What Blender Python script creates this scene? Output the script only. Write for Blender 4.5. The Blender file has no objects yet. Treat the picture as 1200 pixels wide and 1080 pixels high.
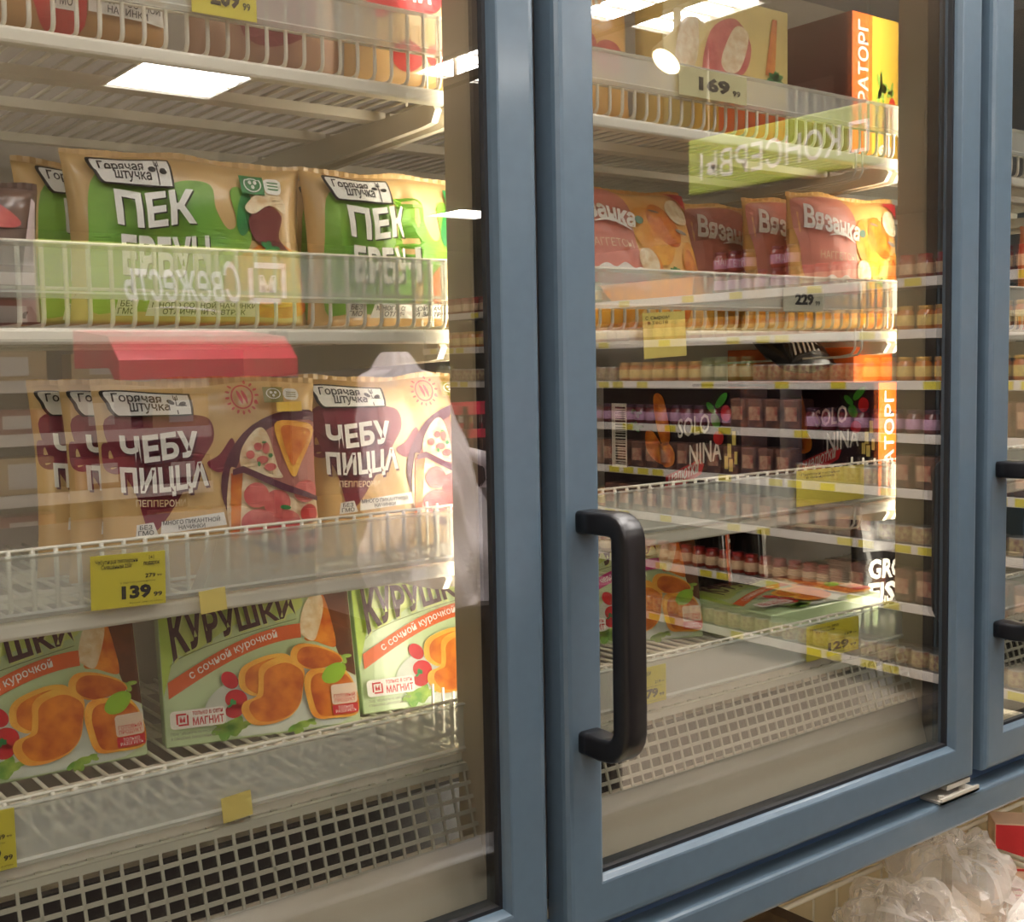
import bpy, bmesh, math, random
from mathutils import Vector, Matrix
from mathutils.geometry import tessellate_polygon

random.seed(7)
sc = bpy.context.scene
COL = sc.collection
PI = math.pi

# ------------------------------------------------------------------ camera, world, exposure
def make_camera():
    F, W = 1394.0, 1200.0
    yaw, pitch, roll = (math.radians(a) for a in (37.5, 4.6, -1.08))
    f = Vector((math.sin(yaw)*math.cos(pitch), math.cos(yaw)*math.cos(pitch), -math.sin(pitch)))
    r = Vector((math.cos(yaw), -math.sin(yaw), 0)); u = r.cross(f)
    c, s = math.cos(roll), math.sin(roll)
    r, u = c*r + s*u, -s*r + c*u
    cd = bpy.data.cameras.new('camera'); cd.sensor_fit = 'HORIZONTAL'; cd.sensor_width = 36
    cd.lens = F/W*36; cd.clip_start = .02; cd.clip_end = 60
    o = bpy.data.objects.new('camera', cd); COL.objects.link(o)
    m = Matrix.Identity(4)
    for i in range(3):
        m[i][0], m[i][1], m[i][2] = r[i], u[i], -f[i]
    m[0][3], m[1][3], m[2][3] = 0, -.9, 1.55
    o.matrix_world = m
    sc.camera = o
make_camera()
w = bpy.data.worlds.new('world'); sc.world = w; w.use_nodes = True
w.node_tree.nodes['Background'].inputs[0].default_value = (.9, .85, .78, 1)
w.node_tree.nodes['Background'].inputs[1].default_value = .02
vs = sc.view_settings
vs.view_transform = 'Standard'; vs.look = 'None'; vs.gamma = 1; vs.use_curve_mapping = False
vs.exposure = 0.3
PANEL_E = 22.0      # ceiling light panels
LED_E = 12.5       # freezer light strips
cy = sc.cycles
cy.max_bounces = 12; cy.transparent_max_bounces = 40; cy.glossy_bounces = 5; cy.diffuse_bounces = 4
cy.transmission_bounces = 6; cy.caustics_reflective = False; cy.caustics_refractive = False
cy.sample_clamp_indirect = 6

# ------------------------------------------------------------------ materials
def lin(c):
    return tuple(((x/255)/12.92 if x/255 <= .04045 else ((x/255+.055)/1.055)**2.4) for x in c)
MATS = {}
def mat(name, rgb, rough=.45, metal=0, var=.06, scale=30, rgb2=None, bump=0, coat=0, spec=.5):
    """procedural principled material: colour wanders between rgb and a neighbour through noise"""
    if name in MATS: return MATS[name]
    m = bpy.data.materials.new(name); m.use_nodes = True
    nt = m.node_tree; b = nt.nodes['Principled BSDF']
    c = lin(rgb)
    c2 = lin(rgb2) if rgb2 else tuple(max(0, x*(1-2*var)) for x in c)
    tc = nt.nodes.new('ShaderNodeTexCoord'); n = nt.nodes.new('ShaderNodeTexNoise')
    n.inputs['Scale'].default_value = scale; n.inputs['Detail'].default_value = 4
    nt.links.new(tc.outputs['Object'], n.inputs['Vector'])
    r = nt.nodes.new('ShaderNodeValToRGB')
    r.color_ramp.elements[0].position = .35; r.color_ramp.elements[1].position = .65
    r.color_ramp.elements[0].color = (*c2, 1); r.color_ramp.elements[1].color = (*c, 1)
    nt.links.new(n.outputs['Fac'], r.inputs['Fac']); nt.links.new(r.outputs['Color'], b.inputs['Base Color'])
    b.inputs['Roughness'].default_value = rough; b.inputs['Metallic'].default_value = metal
    b.inputs['Coat Weight'].default_value = coat; b.inputs['Coat Roughness'].default_value = .12
    b.inputs['Specular IOR Level'].default_value = spec
    if bump:
        bp = nt.nodes.new('ShaderNodeBump'); bp.inputs['Strength'].default_value = bump; bp.inputs['Distance'].default_value = .002
        nt.links.new(n.outputs['Fac'], bp.inputs['Height']); nt.links.new(bp.outputs['Normal'], b.inputs['Normal'])
    MATS[name] = m
    return m
def emit(name, rgb, strength):
    m = bpy.data.materials.new(name); m.use_nodes = True; nt = m.node_tree
    nt.nodes.remove(nt.nodes['Principled BSDF'])
    e = nt.nodes.new('ShaderNodeEmission'); e.inputs[0].default_value = (*rgb, 1); e.inputs[1].default_value = strength
    nt.links.new(e.outputs[0], nt.nodes['Material Output'].inputs[0]); MATS[name] = m
    return m
def clear(name, tint, body, fac0, fac1, rough, gloss_only=False, power=2.0):
    """see-through sheet: transparent mixed with a shiny body, more body at grazing angles"""
    m = bpy.data.materials.new(name); m.use_nodes = True; nt = m.node_tree
    b = nt.nodes['Principled BSDF']
    t = nt.nodes.new('ShaderNodeBsdfTransparent'); t.inputs[0].default_value = (*tint, 1)
    if gloss_only:
        nt.nodes.remove(b); b = nt.nodes.new('ShaderNodeBsdfGlossy')
        b.inputs['Color'].default_value = (*body, 1); b.inputs['Roughness'].default_value = rough
    else:
        b.inputs['Base Color'].default_value = (*body, 1); b.inputs['Roughness'].default_value = rough
    lw = nt.nodes.new('ShaderNodeLayerWeight'); lw.inputs['Blend'].default_value = .5
    pw = nt.nodes.new('ShaderNodeMath'); pw.operation = 'POWER'; pw.inputs[1].default_value = power
    ma = nt.nodes.new('ShaderNodeMath'); ma.operation = 'MULTIPLY_ADD'
    ma.inputs[1].default_value = fac1; ma.inputs[2].default_value = fac0
    mx = nt.nodes.new('ShaderNodeMixShader')
    nt.links.new(lw.outputs['Facing'], pw.inputs[0]); nt.links.new(pw.outputs[0], ma.inputs[0])
    nt.links.new(ma.outputs[0], mx.inputs[0]); nt.links.new(t.outputs[0], mx.inputs[1]); nt.links.new(b.outputs[0], mx.inputs[2])
    nt.links.new(mx.outputs[0], nt.nodes['Material Output'].inputs[0]); MATS[name] = m
    return m

BLUE = mat('blue_powder_coat', (80, 97, 111), .32, var=.03, scale=60, coat=.4)
BLUEDARK = mat('blue_edge_trim', (66, 92, 128), .35, var=.03)
BLACKRUB = mat('black_gasket', (16, 18, 24), .6)
BLACKPL = mat('black_handle_plastic', (24, 22, 24), .3, var=.05)
WHITEW = mat('white_coated_wire', (238, 232, 214), .4, var=.02)
LINER = mat('beige_liner', (205, 194, 172), .5, var=.03, scale=8)
LINERG = mat('grey_liner', (196, 188, 178), .5, var=.03, scale=8)
SHADEBLACK = mat('painted_shade_black', (14, 13, 13), .8)
GRILLE = mat('grille_enamel', (176, 172, 152), .45, var=.02)
MULL = mat('mullion_beige', (178, 164, 138), .45, var=.03)
MULLD = mat('mullion_dark', (88, 82, 80), .4, var=.05)
STEEL = mat('hinge_steel', (196, 190, 178), .35, metal=.25)
GLASS = clear('door_glass', (.965, .97, .965), (1, 1, 1), .165, .50, 0, True)
GUARD = clear('clear_price_guard', (.95, .96, .94), (.88, .88, .80), .28, .3, .16)
GUARDL = clear('clear_price_guard_low', (.95, .96, .94), (.88, .88, .80), .36, .3, .16)
FILM = clear('milky_plastic_film', (.97, .97, .97), (.92, .90, .92), .42, .5, .22)
LED = emit('led_strip', (1, .90, .72), LED_E)
PANEL = emit('ceiling_panel_light', (1, .95, .90), PANEL_E)
LAMP = emit('spot_lamp_light', (1, .82, .5), 14)
YTAG = mat('yellow_price_card', (216, 202, 62), .5, var=.02)
YPALE = mat('pale_yellow_card', (238, 216, 120), .5, var=.02)
INK = mat('black_ink', (28, 24, 24), .6)
WHITE = mat('white_ink', (245, 242, 234), .45, var=.02)

# ------------------------------------------------------------------ mesh helpers
def add_box(bm, x0, x1, y0, y1, z0, z1):
    vs_ = [bm.verts.new(p) for p in ((x0,y0,z0),(x1,y0,z0),(x1,y1,z0),(x0,y1,z0),(x0,y0,z1),(x1,y0,z1),(x1,y1,z1),(x0,y1,z1))]
    for f in ((0,3,2,1),(4,5,6,7),(0,1,5,4),(1,2,6,5),(2,3,7,6),(3,0,4,7)):
        bm.faces.new([vs_[i] for i in f])
def box_bm(x0, x1, y0, y1, z0, z1, bev=0, seg=2):
    bm = bmesh.new(); add_box(bm, x0, x1, y0, y1, z0, z1)
    if bev: bmesh.ops.bevel(bm, geom=bm.edges[:], offset=bev, segments=seg, affect='EDGES', profile=.5)
    return bm
def add_prism(bm, pts, axis, a, b):
    """polygon pts (2D) extruded along axis 0/1/2 from a to b"""
    def P(p, t):
        q = list(p); q.insert(axis, t); return q
    A = [bm.verts.new(P(p, a)) for p in pts]; B = [bm.verts.new(P(p, b)) for p in pts]
    n = len(pts)
    for i in range(n): bm.faces.new((A[i], A[(i+1) % n], B[(i+1) % n], B[i]))
    bm.faces.new(A[::-1]); bm.faces.new(B)
    bmesh.ops.recalc_face_normals(bm, faces=bm.faces[:])
def add_tube(bm, pts, r, n=6, cap=True, sx=1.0, ref=None):
    pts = [Vector(p) for p in pts]; rings = []
    for i, p in enumerate(pts):
        d = (pts[min(i+1, len(pts)-1)] - pts[max(i-1, 0)]).normalized()
        up = Vector(ref) if ref else (Vector((0,0,1)) if abs(d.z) < .9 else Vector((0,1,0)))
        a = d.cross(up).normalized(); b = a.cross(d).normalized()
        k = 1.0
        if 0 < i < len(pts)-1:
            c = (pts[i+1]-p).normalized().dot((p-pts[i-1]).normalized()); k = min(1.5, 1/max(.5, math.sqrt(max(.01, (1+c)/2))))
        rr = r[i] if isinstance(r, (list, tuple)) else r
        rings.append([bm.verts.new(p + a*math.cos(t*2*PI/n)*rr*sx + b*math.sin(t*2*PI/n)*rr*(k if not ref else 1)) for t in range(n)])
    for A, B in zip(rings, rings[1:]):
        for t in range(n): bm.faces.new((A[t], A[(t+1) % n], B[(t+1) % n], B[t]))
    if cap: bm.faces.new(rings[0][::-1]); bm.faces.new(rings[-1])
def add_lathe(bm, prof, n=14, c=(0, 0, 0)):
    rings = [[bm.verts.new((c[0]+r*math.cos(t*2*PI/n), c[1]+r*math.sin(t*2*PI/n), c[2]+z)) for t in range(n)] for r, z in prof]
    for A, B in zip(rings, rings[1:]):
        for t in range(n): bm.faces.new((A[t], A[(t+1) % n], B[(t+1) % n], B[t]))
    bm.faces.new(rings[0][::-1]); bm.faces.new(rings[-1])
def obj(name, bm, m, parent=None, smooth=False):
    me = bpy.data.meshes.new(name); bm.normal_update(); bm.to_mesh(me); bm.free()
    if m: me.materials.append(m)
    if smooth:
        for p in me.polygons: p.use_smooth = True
    o = bpy.data.objects.new(name, me); COL.objects.link(o)
    if parent: o.parent = parent
    return o
def tag(o, label, cat, group=None, kind=None):
    o['label'] = label
    if cat: o['category'] = cat
    if group: o['group'] = group
    if kind: o['kind'] = kind
    return o
def struct(name, bm, m, label=None):
    o = obj(name, bm, m); o['kind'] = 'structure'
    if label: o['label'] = label
    return o
def thing(name, label, cat, loc=(0, 0, 0), rot=(0, 0, 0), group=None, scale=1):
    o = bpy.data.objects.new(name, None); COL.objects.link(o); o.empty_display_size = .05
    o.location = loc; o.rotation_euler = rot; o.scale = (scale,)*3
    return tag(o, label, cat, group)
def copy_thing(root, label, loc, rot=None, group=None, scale=None):
    kids = {}
    for ch in bpy.data.objects:
        if ch.parent: kids.setdefault(ch.parent.name, []).append(ch)
    def rec(o, par):
        c = o.copy(); COL.objects.link(c); c.parent = par
        for k in kids.get(o.name, []): rec(k, c)
        return c
    c = rec(root, None); c.location = loc
    if rot: c.rotation_euler = rot
    if scale: c.scale = (scale,)*3
    c['label'] = label
    if group: c['group'] = group
    return c
def dup(o, parent, loc=None):
    c = o.copy(); COL.objects.link(c); c.parent = parent
    if loc: c.location = loc
    return c

# ------------------------------------------------------------------ 2D print helpers (flat print on packages)
TEXTS = {}
def text2d(s, bold=0.0, shear=0.0):
    key = (s, bold, shear)
    if key in TEXTS: return TEXTS[key]
    cu = bpy.data.curves.new('t', 'FONT'); cu.body = s; cu.size = 1; cu.offset = bold; cu.shear = shear
    cu.resolution_u = 2; cu.fill_mode = 'FRONT'; cu.space_line = .92; cu.align_x = 'CENTER'
    o = bpy.data.objects.new('t', cu); COL.objects.link(o)
    dg = bpy.context.evaluated_depsgraph_get(); me = o.evaluated_get(dg).to_mesh()
    V = [(v.co.x, v.co.y) for v in me.vertices]; Fc = [tuple(p.vertices) for p in me.polygons]
    o.evaluated_get(dg).to_mesh_clear()
    bpy.data.objects.remove(o); bpy.data.curves.remove(cu)
    xs = [v[0] for v in V] or [0, 1]; ys = [v[1] for v in V] or [0, 1]
    x0, x1, y0, y1 = min(xs), max(xs), min(ys), max(ys)
    V = [((x-x0)/(x1-x0 or 1), (y-y0)/(y1-y0 or 1)) for x, y in V]
    TEXTS[key] = (V, Fc)
    return V, Fc
def T(s, x0, y0, x1, y1, bold=0.02, shear=0, warp=None, rot=0):
    """lettering fitted into a rectangle (face units) or through a warp (a,b)->(u,v)"""
    V, Fc = text2d(s, bold, shear)
    if warp: P = [warp(a, b) for a, b in V]
    else:
        P = [(x0+(x1-x0)*a, y0+(y1-y0)*b) for a, b in V]
        if rot:
            cx, cy_ = (x0+x1)/2, (y0+y1)/2; c, s_ = math.cos(rot), math.sin(rot)
            P = [(cx+(x-cx)*c-(y-cy_)*s_, cy_+(x-cx)*s_+(y-cy_)*c) for x, y in P]
    return P, Fc
def poly(pts):
    tris = tessellate_polygon([[Vector((x, y, 0)) for x, y in pts]])
    return list(pts), [tuple(t) for t in tris]
def smooth(pts, n=6):
    """closed Catmull-Rom outline"""
    out = []; N = len(pts)
    for i in range(N):
        p0, p1, p2, p3 = (pts[(i+k-1) % N] for k in range(4))
        for j in range(n):
            t = j/n
            out.append(tuple(.5*((2*p1[k])+(-p0[k]+p2[k])*t+(2*p0[k]-5*p1[k]+4*p2[k]-p3[k])*t*t+(-p0[k]+3*p1[k]-3*p2[k]+p3[k])*t**3) for k in (0, 1)))
    return out
def blob(pts, n=5): return poly(smooth(pts, n))
def ell(cx, cy_, rx, ry, rot=0, n=28, a0=0, a1=2*PI):
    c, s = math.cos(rot), math.sin(rot)
    full = abs(a1-a0-2*PI) < 1e-6
    ts = [a0+(a1-a0)*i/(n if full else n-1) for i in range(n)]
    return poly([(cx+rx*math.cos(t)*c-ry*math.sin(t)*s, cy_+rx*math.cos(t)*s+ry*math.sin(t)*c) for t in ts])
def ring(cx, cy_, r0, r1, n=32, asp=1):
    P = []; Fc = []
    for i in range(n):
        t = i*2*PI/n; P += [(cx+r0*math.cos(t), cy_+asp*r0*math.sin(t)), (cx+r1*math.cos(t), cy_+asp*r1*math.sin(t))]
    for i in range(n):
        a, b = 2*i, (2*i+2) % (2*n); Fc.append((a, a+1, b+1, b))
    return P, Fc
def rrect(x0, y0, x1, y1, r=.1, asp=1.0, n=4):
    pts = []
    rx, ry = r, r*asp
    for cx, cy_, a in ((x1-rx, y1-ry, 0), (x0+rx, y1-ry, PI/2), (x0+rx, y0+ry, PI), (x1-rx, y0+ry, 1.5*PI)):
        for i in range(n+1):
            t = a+i/n*PI/2; pts.append((cx+rx*math.cos(t), cy_+ry*math.sin(t)))
    return poly(pts)
def rect(x0, y0, x1, y1): return poly([(x0, y0), (x1, y0), (x1, y1), (x0, y1)])
def join2(*shapes):
    P = []; Fc = []
    for p, f in shapes:
        k = len(P); P += p; Fc += [tuple(i+k for i in t) for t in f]
    return P, Fc
def leafs(cx, cy_, s, n=5, sd=1):
    rnd = random.Random(sd); out = []
    for i in range(n):
        a = rnd.uniform(0, 2*PI); l = s*rnd.uniform(.7, 1.2)
        x, y = cx+math.cos(a)*l*.5, cy_+math.sin(a)*l*.5
        out.append(ell(x, y, l*.55, l*.28, a, 12))
    return join2(*out)

class Face:
    """a package front: width w, height h, surf(u,v)->(x,y,z) local, u,v in 0..1"""
    def __init__(self, root, w, h, surf, fine=.02):
        self.root, self.w, self.h, self.surf, self.fine, self.layer = root, w, h, surf, fine, 0
    def put(self, name, m, shape, label=None, up=True):
        if up: self.layer += 1
        P, Fc = shape
        bm = bmesh.new(); vs_ = [bm.verts.new((u*self.w, v*self.h, 0)) for u, v in P]
        for f in Fc:
            if len(set(f)) < 3: continue
            try: bm.faces.new([vs_[i] for i in f])
            except ValueError: pass
        bmesh.ops.delete(bm, geom=[v for v in bm.verts if not v.link_faces], context='VERTS')
        if self.fine:
            for _ in range(5):
                le = [e for e in bm.edges if e.calc_length() > self.fine]
                if not le: break
                bmesh.ops.subdivide_edges(bm, edges=le, cuts=1); bmesh.ops.triangulate(bm, faces=[f for f in bm.faces if len(f.verts) > 3])
        bm.normal_update()
        for f in bm.faces:
            if f.normal.z < 0: f.normal_flip()
        for v in bm.verts: v.co = Vector(self.surf(v.co.x/self.w, v.co.y/self.h, self.layer))
        o = obj(name, bm, m, self.root)
        if label: o['label'] = label
        return o

def carton(name, label, w, h, t, m, loc, rot=(0, 0, 0), group=None, side=False, bev=.0012):
    """box standing on local z=0; front at y=0 (print side), depth +y; side=True prints the left face (x=0)"""
    root = thing(name, label, 'box', loc, rot, group)
    body = obj('carton', box_bm(0, w, 0, t, 0, h, bev, 1), m, root)
    if side:
        F_ = Face(root, t, h, lambda u, v, L: (-.0003*L, (1-u)*t, v*h), fine=None)
        G_ = Face(root, w, h, lambda u, v, L: (u*w, -.0003*L, v*h), fine=None)
        return root, F_, G_
    return root, Face(root, w, h, lambda u, v, L: (u*w, -.0003*L, v*h), fine=None)
def pouch(name, label, w, h, t, m, loc, rot=(0, 0, 0), group=None, seed=1, crease=None, cat='food pouch', seal=True):
    """pillow pack standing on z=0, centre plane y=0, front bulges to -y"""
    root = thing(name, label, cat, loc, rot, group)
    rnd = random.Random(seed); ph = [rnd.uniform(0, 6) for _ in range(6)]
    def depth(u, v):
        a, b = abs(2*u-1), abs(2*v-1)
        B = max(0, 1-a**3.2)**.55 * max(0, 1-b**3.0)**.6
        wr = .05*math.sin(9*u+5*v+ph[0])+.04*math.sin(17*v-7*u+ph[1])+.03*math.sin(29*u+ph[2]+11*v)
        d = B*(1+wr)
        if crease: d *= 1-.55*math.exp(-((u-crease)/.035)**2)
        return d
    def pos(u, v):
        pin = .03*w*(2*u-1)*(1-abs(2*v-1)**2)*-1
        return u*w+pin*.8, v*h - (.012*h*math.sin(3*PI*u+ph[3]) if v > .9 else 0)
    def surf(u, v, L):
        x, z = pos(u, v); return (x, -t/2*depth(u, v)-.0012-.0006*L, z)
    bm = bmesh.new(); nu, nv = 28, 22
    fr = [[bm.verts.new(surf(i/nu, j/nv, -1)) for i in range(nu+1)] for j in range(nv+1)]
    bk = []
    for j in range(nv+1):
        row = []
        for i in range(nu+1):
            x, z = pos(i/nu, j/nv); row.append(bm.verts.new((x, t/2*depth(i/nu, j/nv)+.0006, z)))
        bk.append(row)
    for j in range(nv):
        for i in range(nu):
            bm.faces.new((fr[j][i], fr[j][i+1], fr[j+1][i+1], fr[j+1][i]))
            bm.faces.new((bk[j][i+1], bk[j][i], bk[j+1][i], bk[j+1][i+1]))
    for i in range(nu):
        bm.faces.new((fr[0][i+1], fr[0][i], bk[0][i], bk[0][i+1])); bm.faces.new((fr[nv][i], fr[nv][i+1], bk[nv][i+1], bk[nv][i]))
    for j in range(nv):
        bm.faces.new((fr[j][0], fr[j+1][0], bk[j+1][0], bk[j][0])); bm.faces.new((fr[j+1][nu], fr[j][nu], bk[j][nu], bk[j+1][nu]))
    body = obj('pouch_body', bm, m, root, True)
    if seal:                                   # crimped seal along the top
        bm = bmesh.new(); n = 40; A = []; B = []
        for i in range(n+1):
            x, z = pos(i/n, 1.0)
            A.append(bm.verts.new((x, .0006*(-1)**i, z-.002))); B.append(bm.verts.new((x, .0009*(-1)**i, z+.005+.001*math.sin(i*.5+ph[4]))))
        for i in range(n): bm.faces.new((A[i], A[i+1], B[i+1], B[i]))
        obj('top_seal', bm, m, root)
    return root, Face(root, w, h, surf)

# ------------------------------------------------------------------ the store (setting)
CZ = 3.05
struct('floor', box_bm(-6, 11, -12, 1.2, -.1, 0), mat('floor_tile', (190, 176, 158), .35, var=.03, scale=2), 'beige store floor')
struct('ceiling', box_bm(-6, 11, -12, 1.2, CZ, CZ+.1), mat('ceiling_paint', (214, 204, 192), .7, var=.03, scale=1.5), 'pale suspended store ceiling')
struct('wall_back', box_bm(-6, 11, 1.0, 1.2, 0, CZ), mat('wall_paint', (200, 192, 180), .7, var=.02), 'pale wall behind the freezer')
struct('wall_left', box_bm(-6.1, -6, -12, 1.2, 0, CZ), MATS['wall_paint'], 'pale store wall')
struct('wall_right', box_bm(11, 11.1, -12, 1.2, 0, CZ), MATS['wall_paint'], 'pale store wall')
struct('wall_front', box_bm(-6, 11, -12.1, -12, 0, CZ), MATS['wall_paint'], 'pale store wall')

def ceiling_panel(x, y, label):
    t = thing('ceiling_light', label, 'light', (x, y, CZ), group='square ceiling lights')
    bm = bmesh.new()
    for a in (-.3, .285): add_box(bm, a, a+.015, -.3, .3, -.02, -.001); add_box(bm, -.285, .285, a, a+.015, -.02, -.001)
    obj('frame', bm, WHITE, t)
    for i in range(4):                          # four bright tubes behind louvres
        obj('diffuser', box_bm(-.28, .28, -.260+i*.14, -.260+i*.14+.088, -.012, -.004), PANEL, t)
    return t
for i, (x, y) in enumerate(((2.47, -5.05), (3.67, -2.72), (3.67, -3.95), (6.9, -8.7), (-1.2, -1.5), (-1.2, -3.9), (-2.4, -2.7), (0, -2.7), (1.2, -1.4), (2.5, -1.3),
                            (-3.6, -5.1), (.0, -.65), (1.2, -.6), (2.4, -.6), (3.6, -.65), (1.8, -.22), (.6, -.22), (-1.2, -6.3))):  # unseen panels near the freezer are added to brighten its front and the stand
    ceiling_panel(x, y, {0: 'square louvred light mirrored in the left door above the bun pouches', 1: 'square louvred light mirrored above the spotlight in the middle door',
        2: 'square louvred light mirrored in the mullion beside the top left shelf', 3: 'distant square light mirrored in the mullion beside the bun pouches'}.get(i, 'unseen square ceiling light added to light the store'))

# ------------------------------------------------------------------ the upright freezer
FX0, FX1 = -.08, 2.34
frz = thing('display_freezer', 'tall upright display freezer with three blue framed glass doors', 'freezer', (0, 0, 0))
obj('back_panel', box_bm(FX0, FX1, .64, .68, .90, 2.25), LINERG, frz)
obj('top_panel', box_bm(FX0, FX1, .0, .68, 2.25, 2.32), BLUE, frz)
for x in (FX0-.04, FX1): obj('side_panel', box_bm(x, x+.04, .0, .68, .90, 2.32), BLUE, frz)
obj('deck', box_bm(FX0, FX1, .045, .64, .955, .985), LINER, frz)
# sloping beige panel below the grille and its sill
bm = bmesh.new(); add_prism(bm, [(.078, 1.062), (.060, .995), (.046, .985), (.046, .975), (.09, .975), (.09, 1.062)], 0, FX0, FX1)
obj('lower_panel', bm, LINER, frz)
obj('sill', box_bm(FX0, FX1, .034, .050, .972, .998, .003), LINER, frz)
# perforated grille: slanted sheet with real square holes
def grille():
    bm = bmesh.new(); px, n = .0172, 5
    L = Vector((0, .078-.1, 1.062-1.134)); L0 = Vector((0, .1, 1.134)); nrm = Vector((0, -1, .3)).normalized()*.0012
    def slab(x0, x1, a, b):
        q = [L0+L*a, L0+L*b]
        p = [Vector((x0, q[0].y, q[0].z)), Vector((x1, q[0].y, q[0].z)), Vector((x1, q[1].y, q[1].z)), Vector((x0, q[1].y, q[1].z))]
        A = [bm.verts.new(v+nrm) for v in p]; B = [bm.verts.new(v-nrm) for v in p]
        bm.faces.new(A[::-1]); bm.faces.new(B)
        for i in range(4): bm.faces.new((A[i], A[(i+1) % 4], B[(i+1) % 4], B[i]))
    hb = .027
    for k in range(n+1):
        c = .06+(k/n)*.94; slab(FX0, FX1, c-hb-(.03 if k == 0 else 0), c+(hb if k < n else 0))
    N = int((FX1-FX0)/px)
    for i in range(N+1):
        x = FX0+i*px; slab(x-.0014, x+.0014, .06, 1.0)
    return bm
obj('perforated_grille', grille(), GRILLE, frz)
def grille_top():
    bm = bmesh.new(); px = .0215
    add_box(bm, FX0, FX1, .1, .106, 1.1335, 1.1355); add_box(bm, FX0, FX1, .118, .128, 1.1355, 1.1375)
    for i in range(int((FX1-FX0)/px)+1): add_box(bm, FX0+i*px, FX0+i*px+.006, .106, .118, 1.1345, 1.1365)
    return bm
obj('grille_edge', grille_top(), GRILLE, frz)
obj('grille_shade_sheet', box_bm(FX0, FX1, .16, .17, .985, 1.092), SHADEBLACK, frz)  # near-black sheet that paints the shade behind the grille holes
# mullions with LED strips on their hidden side
for xm in (-.035, .74, 1.515, 2.29):
    m_ = obj('mullion', box_bm(xm-.040, xm+.040, .070, .118, .985, 2.25, .004), MULL, frz, True)
    m_.data.polygons.foreach_set('use_smooth', [False]*len(m_.data.polygons))
    bm = bmesh.new()
    add_box(bm, xm-.039, xm+.039, .034, .044, .985, 2.25); add_box(bm, xm-.036, xm+.036, .044, .050, .985, 2.25); add_box(bm, xm-.0395, xm+.0395, .050, .070, .985, 2.25)
    obj('mullion_gasket', bm, MULLD, frz)
    obj('led_strip', box_bm(xm-.022, xm+.022, .1182, .1205, 1.0, 2.2), LED, frz)
# blue rail under the doors
bm = box_bm(FX0-.04, FX1+.04, .0, .045, .899, .9425, .006, 3)
obj('front_rail', bm, BLUE, frz)
obj('rail_recess', box_bm(FX0, FX1, .03, .10, .90, .972), BLUEDARK, frz)

def frame_sweep(x0, x1, z0, z1, prof):
    bm = bmesh.new(); rings = []
    for sx, sz, cx, cz in ((1, 1, x0, z0), (-1, 1, x1, z0), (-1, -1, x1, z1), (1, -1, x0, z1)):
        rings.append([bm.verts.new((cx+sx*d, y, cz+sz*d)) for d, y in prof])
    n = len(prof)
    for k in range(4):
        A, B = rings[k], rings[(k+1) % 4]
        for i in range(n): bm.faces.new((A[i], B[i], B[(i+1) % n], A[(i+1) % n]))
    bmesh.ops.recalc_face_normals(bm, faces=bm.faces[:])
    return bm
DOOR_PROF = [(0, .032), (0, .008), (.0012, .0035), (.0045, .0005), (.009, 0), (.0455, 0), (.0475, .0006), (.0505, .0065), (.0518, .0105), (.0518, .032)]
def door(x0, x1, z0=.964, z1=2.2):
    d = obj('door', frame_sweep(x0, x1, z0, z1, DOOR_PROF), BLUE, frz)
    obj('gasket', frame_sweep(x0+.0518, x1-.0518, z0+.0518, z1-.0518, [(-.004, .0105), (.004, .0105), (.004, .031), (-.004, .031)]), BLACKRUB, d)
    obj('glass_pane', box_bm(x0+.053, x1-.053, .014, .018, z0+.053, z1-.053), GLASS, d)
    obj('edge_seal', box_bm(x0+.004, x0+.012, .033, .0335, z0+.01, z1-.01), BLACKRUB, d)
    # black bow handle: arm, bar and arm in one sweep, with mounting feet
    hx = x0+.031
    pth = [(0, 1.392), (-.02, 1.3925), (-.040, 1.393)]+[(-.046-.0155*math.sin(t), 1.3775+.0155*math.cos(t)) for t in (.2, .5, .8, 1.1, 1.4)]+[(-.0615, 1.366), (-.0615, 1.29), (-.0615, 1.205)]
    pth += [(-.0375-.024*math.cos(t), 1.190-.024*math.sin(t)) for t in (.1, .35, .6, .85, 1.1, 1.35)]+[(-.028, 1.1650), (-.012, 1.166), (0, 1.166)]
    bm = bmesh.new(); rings = []
    for i, (y, z) in enumerate(pth):
        a = Vector(pth[max(0, i-1)]); b = Vector(pth[min(len(pth)-1, i+1)]); t = (b-a).normalized(); nn = Vector((-t.y, t.x))
        hw, ht, c = .0145, .0115, .0045
        sec = [(cx_*(hw-c)+c*math.cos(t0+q*PI/6), cz_*(ht-c)+c*math.sin(t0+q*PI/6)) for cx_, cz_, t0 in ((1, 1, 0), (-1, 1, PI/2), (-1, -1, PI), (1, -1, 1.5*PI)) for q in range(4)]
        rings.append([bm.verts.new((hx+sx, y+nn.x*st, z+nn.y*st)) for sx, st in sec])
    for A, B in zip(rings, rings[1:]):
        for i in range(16): bm.faces.new((A[i], A[(i+1) % 16], B[(i+1) % 16], B[i]))
    bm.faces.new(rings[0]); bm.faces.new(rings[-1][::-1]); bmesh.ops.recalc_face_normals(bm, faces=bm.faces[:])
    obj('handle', bm, BLACKPL, d, True)
    # steel hinge under the right corner
    bm = bmesh.new()
    add_box(bm, x1-.062, x1-.006, .003, .030, .957, .9635)
    add_box(bm, x1-.085, x1+.006, -.004, .030, .944, .9475); add_box(bm, x1-.085, x1+.006, -.004, -.001, .944, .952)
    add_lathe(bm, [(.0055, 0), (.0055, .012), (.004, .0135)], 10, (x1-.014, .012, .9465)); add_lathe(bm, [(.0045, 0), (.0045, .006)], 8, (x1-.076, .004, .9475))
    obj('hinge', bm, STEEL, d)
    return d
door(-.018, .7285); door(.7525, 1.4965); door(1.5235, 2.268)

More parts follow.
